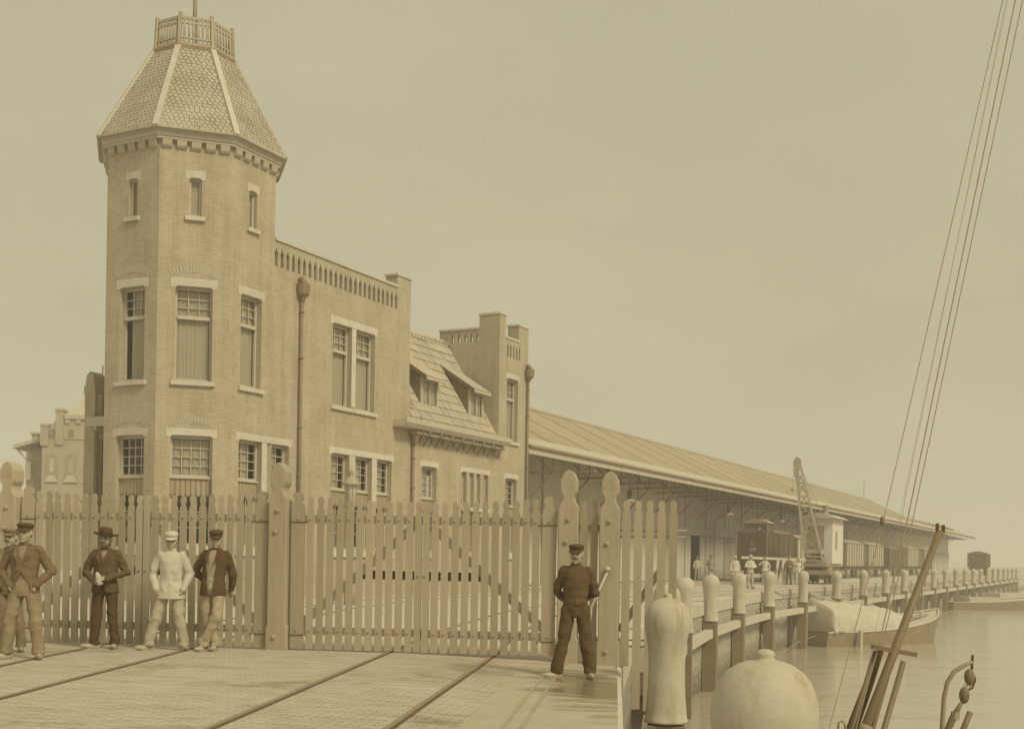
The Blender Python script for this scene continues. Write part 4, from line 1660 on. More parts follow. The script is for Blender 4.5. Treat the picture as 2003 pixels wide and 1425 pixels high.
for i, (x, y) in enumerate(BP):
    lab = ('huge round-headed mooring post filling the bottom foreground' if i == 0 else
           'large pale mooring post standing before the fence end' if i == 1 else
           'pale domed mooring post, %s along the quay counted from the foreground' % ORD[i])
    ang = qdir(i) - pi / 2
    b_ = thing('mooring_post', lab, 'bollard', (x, y, -.06 if i == 0 else -.01 * (i % 3)), ang, 'domed mooring posts along the quay')
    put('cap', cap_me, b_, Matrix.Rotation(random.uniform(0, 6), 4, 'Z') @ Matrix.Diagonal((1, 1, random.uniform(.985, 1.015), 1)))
    put('pile', pile_me, b_, Matrix.Rotation(random.uniform(-.01, .01), 4, 'Y'))
    if i > 0:
        put('knee', br_me, b_)
    if i > 1:
        put('strut', st_me, b_)
for i in range(1, len(BP) - 1):
    a, b = Vector(BP[i]), Vector(BP[i + 1])
    d = (b - a)
    L = d.length
    ang = math.atan2(d.y, d.x)
    lab = 'timber fender beam between the %s and %s mooring posts' % (ORD[i], ORD[i + 1])
    fb = thing('fender_beam', lab, 'beam', (a.x, a.y, -1.1), ang, 'fender beams')
    MB().box(.24, L - .24, -.12, .14, -.13, .16).build('beam', TIMBP, fb)
    MB().box(.24, .75, .16, .34, -.12, .15).build('packing_block', TIMBP, fb)
    if i < 14:
        mb = MB()
        mb.tube([(L - 1.2, .3, .14), (L - 1.0, .42, .24), (L - .6, .45, .2), (L - .2, .4, .3)], .022, 6)
        mb.build('chain', IRON, fb)

# mooring line from the boat to the pile
ml = MB().tube([(9.35, 47.7, -2.6), (11.8, 53, -3.02), (14.9, 61.2, -2.75), (16.3, 63.0, -2.5)], .018, 6)
tag(ml.build('mooring_rope', ROPE), 'slack rope running along the piles above the water', 'rope')
ml = MB().tube([(2.2, 15.4, -1.0), (2.9, 16.8, -1.6), (3.5, 18.5, -2.05)], .016, 6)
tag(ml.build('mooring_rope', ROPE), 'thin pale rope hanging right of the large mooring post', 'rope')

# ------------------------------------------------------------------ railway wagons and crane
WAGD = mat('wagon_dark', .135, .7, .15, 2, bump=.1)
WAGM = mat('wagon_brown', .36, .75, .18, 2)
WAGP = mat('wagon_pale', .62, .75, .12, 2)
WHEEL = MB().lathe([(.42, -.06), (.42, .06), (.47, .065), (.47, .09), (.2, .1)], 16).mesh('wheel', matx=IRON)


def wagon(s0, L, off, label, body, ribs, h=3.55, half=1.15, cab=False, name='goods_wagon', loc=None, rz=RZ, chalk=False):
    g_ = thing(name, label, 'wagon', loc or (*W(s0, off), 0), rz, 'railway wagons')
    # local x along the track, y away from the quay
    zf = 1.12
    MB().box(0, L, -half, half, zf, h - .35).build('body', body, g_)
    n = 10
    arc = [(0, -half - .06 + (2 * half + .12) * i / n, h - .345 + .36 * math.sin(pi * i / n)) for i in range(n + 1)]
    mb = MB()
    mb.prism([(-.08, p[1], p[2]) for p in arc], (L + .16, 0, 0))
    mb.build('roof', mat('wagon_roof_dark', .2) if body is WAGD else WAGM, g_)
    MB().box(.05, L - .05, -half + .2, half - .2, .78, zf - .003).build('underframe', IRON, g_)
    for x in (L * .2, L * .8):
        for y in (-.76, .76):
            put('wheel', WHEEL, g_, Matrix.Translation((x, y, .47)) @ Matrix.Rotation(pi / 2 * (1 if y > 0 else -1), 4, 'X'))
    for x in ((-.0, -.5), (L, L + .5)):
        for y in (-.8, .8):
            MB().tube([(x[0], y, .95), (x[1] * .8 + x[0] * .2, y, .95), (x[1] * .8 + x[0] * .2, y, .95), (x[1], y, .95)], [.08, .08, .2, .2], 10).build('buffer', IRON, g_)
    # side framing: posts and planks on the quay side
    for i in range(ribs + 1):
        x = L * i / ribs
        MB().box(min(x, L - .1), min(x, L - .1) + .1, -half - .05, -half - .002, zf + .02, h - .4).build('side_post', IRONP if body is not WAGD else WAGD, g_)
    for i in range(ribs):
        if ribs > 4 and i % 2 == 0:
            x = L * i / ribs
            MB().box(x + .12, x + L / ribs - .03, -half - .025, -half - .001, zf + .05, h - .45).build('side_panel', WAGP if body is not WAGD else WAGD, g_)
    for y in (-half + .02, half - .12):
        MB().box(-.05, -.002, y, y + .1, zf, h - .4).build('end_post', WAGM if body is WAGD else IRONP, g_)
    if cab:
        y0, y1 = -half - .02, half * .45
        MB().box(-.06, 1.3, y0, y1, .6, 4.05).build('brake_cabin', WAGD, g_)
        arc = [(0, y0 - .08 + (y1 - y0 + .16) * i / n, 4.052 + .34 * math.sin(pi * i / n)) for i in range(n + 1)]
        MB().prism([(-.14, p[1], p[2]) for p in arc], (1.5, 0, 0)).build('cabin_roof', mat('cabin_roof_pale', .36), g_)
        MB().box(-.09, -.062, y0, y1, 2.95, 3.02).build('moulding', IRON, g_)
        MB().box(-.085, -.061, y0, y0 + .12, .65, 4.04).build('corner_post', IRONP, g_)
        MB().box(-.08, -.061, -.72, -.42, 3.3, 3.8).build('cabin_window', IRON, g_)
        MB().box(-.09, -.081, -.62, -.5, 3.6, 3.75).build('pane', WAGP, g_)
    if chalk:
        for tx, y, z, sz in (('2', .08, 2.55, .36), ('0/9', .15, 2.12, .36), ('/', .12, 1.75, .36)):
            cu = bpy.data.curves.new('chalk', 'FONT')
            cu.body = tx
            cu.size = sz
            cu.extrude = .002
            to = bpy.data.objects.new('chalk_tmp', cu)
            COL.objects.link(to)
            dg = bpy.context.evaluated_depsgraph_get()
            me = bpy.data.meshes.new_from_object(to.evaluated_get(dg))
            bpy.data.objects.remove(to)
            me.materials.clear()
            me.materials.append(mat('chalk', .62, .95, .3, 30))
            put('chalk_mark', me, g_, Matrix.Translation((-.066, y, z)) @ Matrix.Rotation(-pi / 2, 4, 'Z') @ Matrix.Rotation(pi / 2, 4, 'X'))
    return g_


wagon(91.9, 7.0, .65, 'dark brake van with arched cabin and chalk marks beside the shed', WAGD, 5, cab=True, chalk=True, h=3.75, name='brake_van')
wagon(100.3, 7.5, .65, 'pale-ribbed covered wagon coupled right behind the dark brake van', WAGM, 12)
wagon(109.2, 7.5, .65, 'covered goods wagon behind the white crane cabin', WAGP, 8)
wagon(118.5, 8.0, .65, 'striped covered wagon just right of the white crane cabin', WAGM, 14)
wagon(129.0, 8.0, .65, 'covered wagon next to the dark open bay of the shed', WAGM, 14)
wagon(141.5, 8.0, .65, 'dark low goods wagon in the middle of the far train', WAGD, 6, h=3.3)
wagon(153.0, 8.0, .65, 'covered wagon beyond the dark low one, behind the spar', WAGM, 12)
wagon(166.0, 8.0, .65, 'last covered wagon of the train under the canopy end', WAGM, 12)
wagon(0, 6.5, 0, 'isolated brown covered wagon standing end-on at the quay tip', WAGD, 5, h=3.15, half=1.25, loc=(59.4, 150.0, 0), rz=R(66))

# steam crane with lattice jib
CRL = (W(90.4, 6.0)[0] - 1.15, W(90.4, 6.0)[1])
cr = thing('rail_crane', 'rail crane with lattice jib and white boarded cabin', 'crane', (*CRL, 0), RZ)
CABW = streak_wall('crane_boards', .66)
c0, c1, y0, y1 = 1.2, 4.6, -1.35, .55
MB().box(c0, c1, y0, y1, 1.35, 4.35).build('cabin', CABW, cr)
n = 10
yc, yh = (y0 + y1) / 2, (y1 - y0) / 2 + .35
arc = [(0, yc - yh + 2 * yh * i / n, 4.352 + .38 * math.sin(pi * i / n)) for i in range(n + 1)]
MB().prism([(c0 - .35, p[1], p[2]) for p in arc], (c1 - c0 + .7, 0, 0)).build('cabin_roof', FASC, cr)
MB().lathe([(.28, 4.65), (.2, 4.85), (.19, 5.3), (.24, 5.32)], 10, (3.4, yc, 0)).build('chimney', IRONP, cr)
wf = MB().box(c0 - .03, c0 - .002, y0 + .55, y1 - .25, 2.35, 3.85).build('window', IRONP, cr)
for i in range(2):
    for j in range(3):
        MB().box(c0 - .045, c0 - .031, y0 + .62 + i * .52, y0 + 1.08 + i * .52, 2.42 + j * .48, 2.84 + j * .48).build('pane', mat('crane_pane', .38, .2, .1), wf)
MB().box(c0 + 1.0, c0 + 1.12, y0 - .02, y0 - .001, 2.3, 3.5).build('slot', IRON, cr)
MB().box(c0 + 1.35, c0 + 1.45, y0 - .02, y0 - .001, 2.3, 3.5).build('slot', IRON, cr)
MB().box(-.2, 4.7, y0 - .15, y1 + .15, .62, .9).build('undercarriage', IRONP, cr)
MB().lathe([(.9, .9), (.9, 1.15), (.7, 1.34)], 18, (1.6, -.4, 0)).build('turntable', IRONP, cr)
MB().box(-.1, c1, y0 + .1, y1 - .1, 1.15, 1.34).build('deck', IRONP, cr)
for z in (1.5, 1.75, 2.0):
    MB().box(.3, 1.0, y0 + .5, y1 - .4, z, z + .13).build('winch_plate', TIMBP, cr)
MB().lathe([(.25, -.5), (.25, .5)], 14).build('winch_drum', IRON, cr, mw=Matrix.Translation((.6, -.4, 1.75)) @ Matrix.Rotation(pi / 2, 4, 'X'))
for x in (.3, 1.6, 3.1, 4.4):
    for y in (-1.15, .35):
        put('wheel', WHEEL, cr, Matrix.Translation((x, y, .47)) @ Matrix.Rotation(pi / 2, 4, 'X'))
# jib: two tapering lattice planes rising over the deck, head leaning towards the shed
jb0 = [Vector((.25, -1.0, 1.3)), Vector((.25, .22, 1.3)), Vector((.75, .22, 1.3)), Vector((.75, -1.0, 1.3))]
jt = Vector((.1, .78, 8.0))
jb1 = [jt + Vector(q) for q in ((-.12, -.16, 0), (-.12, .16, 0), (.12, .16, 0), (.12, -.16, 0))]
JIB = mat('crane_iron', .42, .7, .15, 4)
mb = MB()
for a, b in zip(jb0, jb1):
    mb.bar(a, b, .09, .09)
mb.build('jib_chord', JIB, cr)
mb = MB()
NB = 9
for fA, fB in ((0, 1), (1, 2), (2, 3), (3, 0)):
    for i in range(NB):
        t0, t1 = (i / NB) ** .9, ((i + 1) / NB) ** .9
        a0, a1 = jb0[fA].lerp(jb1[fA], t0), jb0[fA].lerp(jb1[fA], t1)
        b0, b1 = jb0[fB].lerp(jb1[fB], t0), jb0[fB].lerp(jb1[fB], t1)
        mb.bar(a0, b1, .035, .035)
        mb.bar(b0, a1, .035, .035)
        if i % 2 == 0:
            mb.bar(a1, b1, .04, .04)
mb.build('jib_lattice', JIB, cr)
MB().lathe([(.26, -.07), (.26, -.04), (.2, 0), (.26, .04), (.26, .07)], 18).build('sheave', JIB, cr, mw=Matrix.Translation((.1, .78, 8.1)) @ Matrix.Rotation(R(90), 4, 'X') @ Matrix.Rotation(R(70), 4, 'Y'))
mb = MB()
mb.prism([(-.1, .62, 7.0), (-.1, .95, 7.05), (-.1, 1.0, 8.0), (-.1, .85, 8.4), (-.1, .62, 8.3)], (.04, 0, 0))
mb.build('jib_head', JIB, cr)
MB().tube([(.1, .78, 8.2), (2.6, -.3, 4.7)], .02, 6).build('jib_stay', JIB, cr)
MB().tube([(.1, .72, 8.0), (.9, -.6, 4.0)], .015, 6).build('jib_stay', JIB, cr)
MB().tube([(-.1, 1.02, 8.1), (-.1, 1.02, 6.4)], .015, 6).build('hoist_rope', JIB, cr)
MB().lathe([(.03, 0), (.12, .08), (.12, .22), (.03, .3)], 10, (-.1, 1.02, 6.1)).build('hook_block', JIB, cr)

# planks leaning against the trestle and the beam carried past them
for i in range(7):
    x = 16.75 + i * .17
    p = MB()
    lean = .42 + random.uniform(-.18, .2)
    p.bar((0, 0, 0), (lean, .5, 1.55 + random.uniform(-.15, .2)), .17, .05, up=(0, 1, 0))
    tag(p.build('leaning_plank', TIMBP, mw=T(x, 74.6, 0)), 'pale plank leaning in the heap between workmen and crane, %s from left' % ('first', 'second', 'third', 'fourth', 'fifth', 'sixth', 'last')[i], 'plank', 'leaning planks')
bm_ = MB().bar((14.3, 73.4, 1.66), (18.6, 74.6, 1.58), .16, .16)
tag(bm_.build('carried_beam', TIMBP), 'long pale beam held level behind the row of workmen', 'beam')
tr_ = thing('plank_trestle', 'wooden trestle under the pale beam', 'trestle', (17.9, 74.45, 0), R(15))
for x in (-.35, .35):
    MB().bar((x, -.3, 0), (x * .6, 0, 1.48), .09, .09).build('leg', TIMB, tr_)
    MB().bar((x, .3, 0), (x * .6, 0, 1.48), .09, .09).build('leg', TIMB, tr_)
MB().bar((-.3, 0, 1.42), (.3, 0, 1.42), .1, .08).build('top_bar', TIMB, tr_)
ct = thing('flat_trolley', 'low pale flat trolley on the quay behind the workmen', 'trolley', (15.6, 76.5, 0), R(12))
MB().box(-1.5, 1.5, -.6, .6, .42, .58).build('platform', TIMBP, ct)
for x in (-1.0, 1.0):
    for y in (-.45, .45):
        MB().lathe([(.2, -.04), (.2, .04)], 12).build('wheel', IRON, ct, mw=Matrix.Translation((x, y, .2)) @ Matrix.Rotation(pi / 2, 4, 'X'))

# gangplank from quay down to the tarpaulin boat
gp = MB().bar((15.9, 66.6, .06), (19.3, 65.6, -1.15), .5, .08)
tag(gp.build('gangplank', TIMBP), 'pale plank sloping from the quay edge down to the covered boat', 'plank')

# ------------------------------------------------------------------ boats
def hull(name, parent, L, beam, z_w, free_s, free_b, m_, tr_w=.7, deckm=None, draft=.6):
    """local x from stern to bow"""
    st = []
    n = 14
    for i in range(n + 1):
        t = i / n
        hw = beam / 2 * (tr_w + (1 - tr_w) * min(1, t * 3)) * (1 if t < .55 else max(.0, 1 - ((t - .55) / .45) ** 2.2))
        hw = max(hw, .03)
        fz = z_w + free_s + (free_b - free_s) * t ** 2.4
        st.append((t * L, hw, fz))
    mb = MB()
    for x, hw, fz in st:
        for y, z in ((-hw, fz), (-hw * .99, fz - .16), (-hw * .93, z_w), (-hw * .5, z_w - draft), (hw * .5, z_w - draft), (hw * .93, z_w), (hw * .99, fz - .16), (hw, fz)):
            mb.v.append((x + (0 if z > z_w else (-.5 * (x / L) ** 3)), y, z))
    for i in range(n):
        for j in range(7):
            mb.f.append((i * 8 + j, i * 8 + j + 1, (i + 1) * 8 + j + 1, (i + 1) * 8 + j))
            mb.uv.append(None)
    mb.f.append(tuple(reversed(range(8))))
    mb.uv.append(None)
    mb.build('hull', m_, parent, smooth=False)
    dk = MB()
    for x, hw, fz in st:
        dk.v += [(x, -hw * .97, fz - .08), (x, 0, fz - .02), (x, hw * .97, fz - .08)]
    for i in range(n):
        for j in range(2):
            dk.f.append((i * 3 + j, (i + 1) * 3 + j, (i + 1) * 3 + j + 1, i * 3 + j + 1))
            dk.uv.append(None)
    dk.build('deck', deckm or TIMBP, parent)
    for sg in (-1, 1):
        MB().tube([(x, sg * hw, fz) for x, hw, fz in st], .055, 6).build('rubbing_strake', TIMBP, parent)
    return st


bd = math.atan2(71.0 - 64.1, 25.7 - 16.1)
bt = thing('covered_boat', 'cargo boat moored at the quay under a pale tarpaulin', 'boat', (16.1, 64.1, 0), bd)
hull('h', bt, 11.9, 4.2, WATER_Z, .78, 1.85, mat('boat_tar', .29, .6, .3, 2), .72)
# tarpaulin with sagging folds over the hold
tp = MB()
nx, ny = 120, 48
for i in range(nx + 1):
    t = i / nx
    x = .35 + t * 6.7
    bow_ = abs(((t * 5) % 1) - .5) * 2                       # sags between the hoops that carry it
    ridge = (1.80 - .55 * t) - .10 * (1 - bow_)
    endf = min(1, t / .035, (1 - t) / .06)
    for j in range(ny + 1):
        q = -1 + 2 * j / ny
        aq = abs(q)
        sg = 1 if q > 0 else -1
        if aq <= .55:
            y = sg * 1.35 * aq / .55
            z = ridge * (1 - .30 * aq / .55)
            fold = .02 * noise.noise((x * 2.5, y * 2.5, 1))
        else:
            k2 = (aq - .55) / .45
            fold = (.11 * noise.noise((x * 2.6, sg, 0)) + .07 * (1 - 2 * abs(noise.noise((x * 4.5 + k2 * .8, sg, 7))))) * k2
            y = sg * (1.35 + .33 * k2 + fold + .10 * math.sin(k2 * pi) * (1 - bow_))
            z = ridge * .70 * (1 - k2 ** 1.15)
        z = WATER_Z + .78 + z * endf ** .6 + .03 * noise.noise((x * 3, y * 3, 4)) - (.10 * max(0, noise.noise((x * 1.8, sg, 11))) if aq > .9 else 0)
        tp.v.append((x, y, z))
for i in range(nx):
    for j in range(ny):
        a = i * (ny + 1) + j
        tp.f.append((a, a + ny + 1, a + ny + 2, a + 1))
        tp.uv.append(None)
TARP = mat('tarpaulin', .53, .85, .18, 1.6, (1, 1, .5), bump=.5, bscale=5)
o = tp.build('tarpaulin', TARP, bt, smooth=True)
m = o.modifiers.new('thick', 'SOLIDIFY')
m.thickness = .02
MB().box(8.6, 9.6, -.5, .5, WATER_Z + 1.2, WATER_Z + 1.5).build('fore_hatch', FASC, bt)
MB().lathe([(.12, WATER_Z + 1.3), (.12, WATER_Z + 1.7), (.05, WATER_Z + 1.75)], 10, (10.3, 0, 0)).build('bitt', TIMBP, bt)
MB().bar((8.2, -.9, WATER_Z + 1.45), (10.4, -.4, WATER_Z + 1.55), .09, .09).build('boat_pole', TIMB, bt)
MB().box(1.9, 2.1, -2.14, -2.0, WATER_Z - .3, WATER_Z + .9).build('leeboard_post', FASC, bt)

b2 = thing('low_barge', 'dark low barge lying off the far end of the quay', 'boat', (44.0, 119.0, 0), R(10))
hull('h', b2, 11.0, 3.6, WATER_Z, .75, 1.5, mat('barge_tar', .28, .7, .25, 2), .8)
MB().box(2.0, 5.5, -1.0, 1.0, WATER_Z + .75, WATER_Z + 1.25).build('hatch', FASC, b2)
b3 = thing('moored_barge', 'pale barge tied up behind the dark low barge', 'boat', (52.5, 131.0, 0), R(40))
hull('h', b3, 12.0, 3.6, WATER_Z, .8, 1.5, mat('barge_pale', .42, .7, .2, 2), .8)
MB().box(2.0, 7.5, -1.0, 1.0, WATER_Z + .8, WATER_Z + 1.4).build('hatch', FASC, b3)

# foreground sailing vessel: spar, furled sail and rigging; its hull lies below the picture
sv = thing('sailing_vessel', 'spar and rigging of a sailing vessel moored in the foreground', 'boat', (2.6, 8.2, 0), R(70))
hull('h', sv, 9.0, 2.6, WATER_Z, 1.0, 1.6, mat('vessel_hull', .22, .6), .7)
SVI = (Matrix.Translation((2.6, 8.2, 0)) @ Matrix.Rotation(R(70), 4, 'Z')).inverted()


def LV(x, y, z):
    return tuple(SVI @ Vector((x, y, z)))


def ext(p, q, z):
    t = (z - p[2]) / (q[2] - p[2])
    return tuple(p[i] + (q[i] - p[i]) * t for i in range(3))


SPAR = mat('spar_varnish', .22, .5, .18, 2, (1, 1, .3), bump=.05)
pt_, pb = (2.91, 8.0, 1.69), (2.42, 8.0, .33)
mb = MB()
mb.tube([LV(*ext(pt_, pb, -2.2)), LV(*pb), LV(*pt_)], [.036, .034, .024], 14)
mb.build('spar', SPAR, sv, smooth=True)
MB().tube([LV(*ext(pt_, pb, .29)), LV(*ext(pt_, pb, .36))], .044, 14).build('spar_band', IRONP, sv, smooth=True)
MB().box(-.012, .012, -.012, .012, 0, .055).build('iron_pin', IRON, sv, mw=Matrix.Translation(LV(2.89, 8.0, 1.68)))
MB().box(-.012, .012, -.012, .012, 0, .055).build('iron_pin', IRON, sv, mw=Matrix.Translation(LV(2.93, 8.0, 1.67)))
ft, fb_ = (2.575, 8.15, .88), (2.385, 8.15, .33)
mb = MB()
mb.tube([LV(*ext(ft, fb_, -2.0)), LV(*fb_), LV(*((Vector(ft) + Vector(fb_)) / 2)), LV(*ft)], [.05, .042, .036, .022], 10)
mb.build('furled_sail', mat('dark_canvas', .16, .9, .3, 6, (1, 1, .3), bump=.5), sv, smooth=True)
for nm, a, b, r_ in (('boat_hook', (2.62, 8.0, .88), (2.44, 8.0, .2), .014), ('boat_hook', (2.50, 8.05, .86), (2.31, 8.05, .2), .016), ('boat_hook', (2.66, 7.95, .80), (2.47, 7.95, .1), .02)):
    MB().tube([LV(*ext(a, b, -2.0)), LV(*a)], r_, 8).build(nm, SPAR, sv, smooth=True)
MB().bar(LV(2.46, 8.0, .89), LV(2.76, 8.0, .84), .05, .03).build('spar_rest', SPAR, sv)
ROPES = [[(3.33, 8, 5.55), (2.52, 8.0, 1.735), (2.17, 8, .30)], [(3.46, 8, 5.55), (2.715, 8, 1.72), (2.52, 8, .88)], [(3.41, 8.0, 5.55), (2.685, 8, 1.75), (2.505, 8, .9), (2.3, 8, .1)],
         [(3.38, 8.1, 5.55), (2.70, 8.1, 1.9), (2.62, 8.1, 1.3)], [(3.62, 8.6, 5.9), (2.83, 8.6, 1.8), (2.5, 8.6, .1)]]
for i, pts in enumerate(ROPES):
    rd = (.0034, .0038, .0048, .0018, .0014, .0014)[i]
    MB().tube([LV(*p) for p in pts], rd, 6).build('rigging_rope', ROPE, sv)
MB().ell(LV(2.515, 8.0, 1.745), (.016, .016, .035)).build('rope_block', SPAR, sv, smooth=True)
# davit with tackle
mb = MB()
mb.tube([LV(*p) for p in ((2.94, 8, -2.0), (2.945, 8, .34), (2.955, 8, .55), (2.975, 8, .655), (3.02, 8, .73), (3.09, 8, .775), (3.15, 8, .80))], [.02, .016, .015, .015, .015, .014, .012], 8)
mb.build('davit', IRONP, sv, smooth=True)
MB().tube([LV(3.145, 8, .845), LV(3.14, 8, .74)], .01, 6).build('davit_eye', IRON, sv)
for (x, z), r_ in (((3.125, .695), .034), ((3.092, .57), .036)):
    bk = MB()
    q = Vector(LV(x, 8.0, z))
    bk.ell(q, (.028, .036, .058), 10, 7)
    bk.build('tackle_block', SPAR, sv, smooth=True)
MB().tube([LV(3.16, 8.0, .70), LV(3.165, 8, .675), LV(3.145, 8, .62), LV(3.11, 8, .60)], .008, 6).build('tackle_hook', IRON, sv)
for dx in (-.02, .0, .022):
    MB().tube([LV(3.115 + dx, 8, .65), LV(3.10 + dx, 8, .6)], .005, 5).build('tackle_rope', ROPE, sv)
MB().tube([LV(3.075, 8, .52), LV(3.05, 8, .475), LV(3.02, 8, .42), LV(2.97, 8, .30), LV(2.8, 8, .0)], [.014, .018, .026, .024, .024], 8).build('tackle_tail', SPAR, sv, smooth=True)
MB().tube([LV(3.03, 8, .405), LV(3.035, 8, .455)], .03, 8).build('tackle_lashing', ROPE, sv)
MB().tube([LV(3.135, 8, .46), LV(3.075, 8, .30), LV(3.0, 8, .1)], .02, 8).build('tiller', SPAR, sv, smooth=True)
MB().tube([LV(2.235, 8, .28), LV(2.24, 8, .37), LV(2.265, 8, .385), LV(2.285, 8, .36), LV(2.29, 8, .25)], .009, 6).build('iron_ring', IRONP, sv, smooth=True)

# ------------------------------------------------------------------ distant factory at the left
FB = mat('far_brick', .42, .9, .12, .6)
FT = mat('far_trim', .49, .9, .1, 1)
fa = thing('brick_factory', 'hazy brick factory with stepped gable seen beyond the fence', 'building', (-30.0, 85.0, 0), R(4))
MB().box(-4.0, 8.0, 0, 12, 0, 9.4).build('wall', FB, fa)
MB().prism([(-4.0, -.02, 9.4), (-2.9, -.02, 9.4), (-2.9, -.02, 10.9), (-4.0, -.02, 9.7)], (0, 1.0, 0)).build('gable_slope', FB, fa)
MB().box(-2.9, 8.0, -.05, 1.2, 9.4, 11.1).build('parapet', FB, fa)
for x in (-4.1, -3.05):
    z = 10.0 if x < -4 else 11.1
    MB().box(x, x + .55, -.12, .7, 8.9 if x < -4 else 9.0, z + .35).build('pinnacle', FB, fa)
    MB().box(x - .06, x + .61, -.18, .76, z + .352, z + .5).build('pinnacle_cap', FT, fa)
for i in range(11):
    MB().box(-2.35 + i * .75, -2.0 + i * .75, -.16, -.052, 10.55, 10.85).build('corbel', FB, fa)
MB().box(-2.4, 8.0, -.2, -.052, 10.86, 11.15).build('cornice', FT, fa)
for i in range(6):
    x = -3.3 + i * 1.35
    if x > 6:
        break
    MB().box(x - .18, x + .18, -.08, -.053, 9.55, 10.1).build('louvre', mat('far_dark', .28, .9, .1, 2), fa)
    arcp = [(x - .45, -.03, 6.5), (x + .45, -.03, 6.5), (x + .45, -.03, 8.0)] + [(x + .45 * math.cos(t), -.03, 8.0 + .4 * math.sin(t)) for t in (pi * .25, pi * .5, pi * .75)] + [(x - .45, -.03, 8.0)]
    wn = MB().prism(arcp, (0, .04, 0)).build('window', mat('far_niche', .37, .9, .1, 2), fa)
    MB().box(x - .16, x + .16, -.05, -.031, 7.0, 8.0).build('pane', FT if i % 2 == 0 else FB, wn)
    MB().prism([(x - .5, -.12, 6.3), (x + .5, -.12, 6.3), (x + .2, -.06, 6.8), (x - .2, -.06, 6.8)], (0, .09, 0)).build('sill', FT, wn)
for r_ in range(4):
    for c in range(7):
        MB().box(-3.4 + c * 1.1, -3.28 + c * 1.1, -.05, -.001, 4.9 - r_ * 1.05, 5.05 - r_ * 1.05).build('wall_anchor', mat('far_dark', .28, .9, .1, 2), fa)
mb = MB()
mb.add([(-2.7, .4, 11.2), (7.8, .4, 11.2), (7.8, 10, 11.2), (-2.7, 10, 11.2), (-1.75, 2.6, 12.9), (6.0, 2.6, 12.9), (6.0, 7, 12.9), (-1.75, 7, 12.9)], [(0, 1, 5, 4), (1, 2, 6, 5), (2, 3, 7, 6), (3, 0, 4, 7), (4, 5, 6, 7)])
mb.build('hipped_roof', mat('far_roof', .5, .9, .08, 1), fa)
MB().box(-1.85, 6.1, 2.5, 2.7, 12.9, 13.05).build('roof_crest', FT, fa)
MB().tube([(-.9, 4, 12.7), (-.9, 4, 15.4)], .05, 6).build('lightning_rod', IRON, fa)
MB().tube([(-1.8, 2.6, 12.9), (-1.8, 2.6, 13.6)], .05, 6).build('finial', IRON, fa)
MB().box(-5.6, -4.01, 1.5, 10, 0, 8.5).build('wing_wall', mat('far_wing', .36, .9, .1, 1), fa)
MB().prism([(-6.4, 1.0, 8.75), (-4.01, 1.0, 9.45), (-4.01, 1.0, 9.7), (-6.4, 1.0, 9.0)], (0, 9.3, 0)).build('wing_roof', FT, fa)
MB().bar((-6.25, 1.5, 8.75), (-5.6, 1.5, 8.0), .12, .12).build('eaves_strut', FT, fa)
MB().box(-5.6, -5.2, 1.3, 1.499, 6.5, 7.8).build('window', FT, fa)
MB().box(-5.4, -5.0, 2.0, 2.6, 9.0, 9.9).build('chimney', FB, fa)
MB().box(-5.5, -4.9, 1.9, 2.7, 9.902, 10.05).build('chimney_cap', FT, fa)

# ------------------------------------------------------------------ gas lamp behind the gate
gl = thing('gas_lamp', 'ornate gas lamp standing behind the gate before the office', 'street lamp', (-4.68, 34.0, 0))
LAMPI = mat('lamp_iron', .40, .6, .3, 9)
MB().lathe([(.16, 0), (.16, .5), (.09, .6), (.06, .9), (.05, 2.6), (.08, 2.7), (.05, 2.75), (.05, 2.95), (.1, 3.0)], 12).build('post', LAMPI, gl, smooth=True)
MB().tube([(-.3, 0, 2.55), (-.18, 0, 2.72), (0, 0, 2.66), (.18, 0, 2.72), (.3, 0, 2.55)], .02, 6).build('scroll', LAMPI, gl, smooth=True)
MB().lathe([(.09, 3.02), (.17, 3.46)], 8).build('lantern_glass', mat('lantern_glass', .55, .15, .05), gl)
for i in range(6):
    a = i * pi / 3
    MB().bar((.1 * math.cos(a), .1 * math.sin(a), 3.0), (.18 * math.cos(a), .18 * math.sin(a), 3.47), .02, .02).build('lantern_bar', LAMPI, gl)
MB().lathe([(.26, 3.46), (.25, 3.5), (.2, 3.56), (.16, 3.64), (.08, 3.7), (.07, 3.76), (.1, 3.8), (.05, 3.86), (.02, 3.98)], 12).build('lantern_crown', LAMPI, gl, smooth=True)
# ------------------------------------------------------------------ people
SKIN = mat('skin', .44, .6, .06, 12, bump=.05)
HAIR = mat('hair', .15, .8, .2, 30)
EYE = mat('eye', .09, .3, .05, 5, bump=0)


def cloth(name, v, var=.2):
    nm = 'cloth_' + name
    if nm in MATS:
        return MATS[nm]
    k = N(nm)
    vec = k.coord('Object')
    f1 = k.noise(vec, 5, 6, .7)
    col = k.ramp(f1, [(.28, C(v * (1 - var * 1.5))), (.5, C(v)), (.75, C(min(.85, v * (1 + var * 1.3))))])
    f2 = k.noise(vec, 90, 3, .6)
    col = k.mix(.4, col, k.ramp(f2, [(.3, C(v * (1 - var))), (.7, C(min(.85, v * (1 + var))))]))
    k.l(col, k.p.inputs['Base Color'])
    k.p.inputs['Roughness'].default_value = .95
    k.p.inputs['Specular IOR Level'].default_value = .08
    cr = k.noise(k.coord('Object', (1, 1, 1.3)), 8, 1.5, .5)
    sb = k.n('Math', operation='SUBTRACT')
    sb.inputs[1].default_value = .5
    k.l(cr, sb.inputs[0])
    ab = k.n('Math', operation='ABSOLUTE')
    k.l(sb.outputs[0], ab.inputs[0])
    k.bump(ab.outputs[0], .4, .035)
    MATS[nm] = k.m
    return k.m


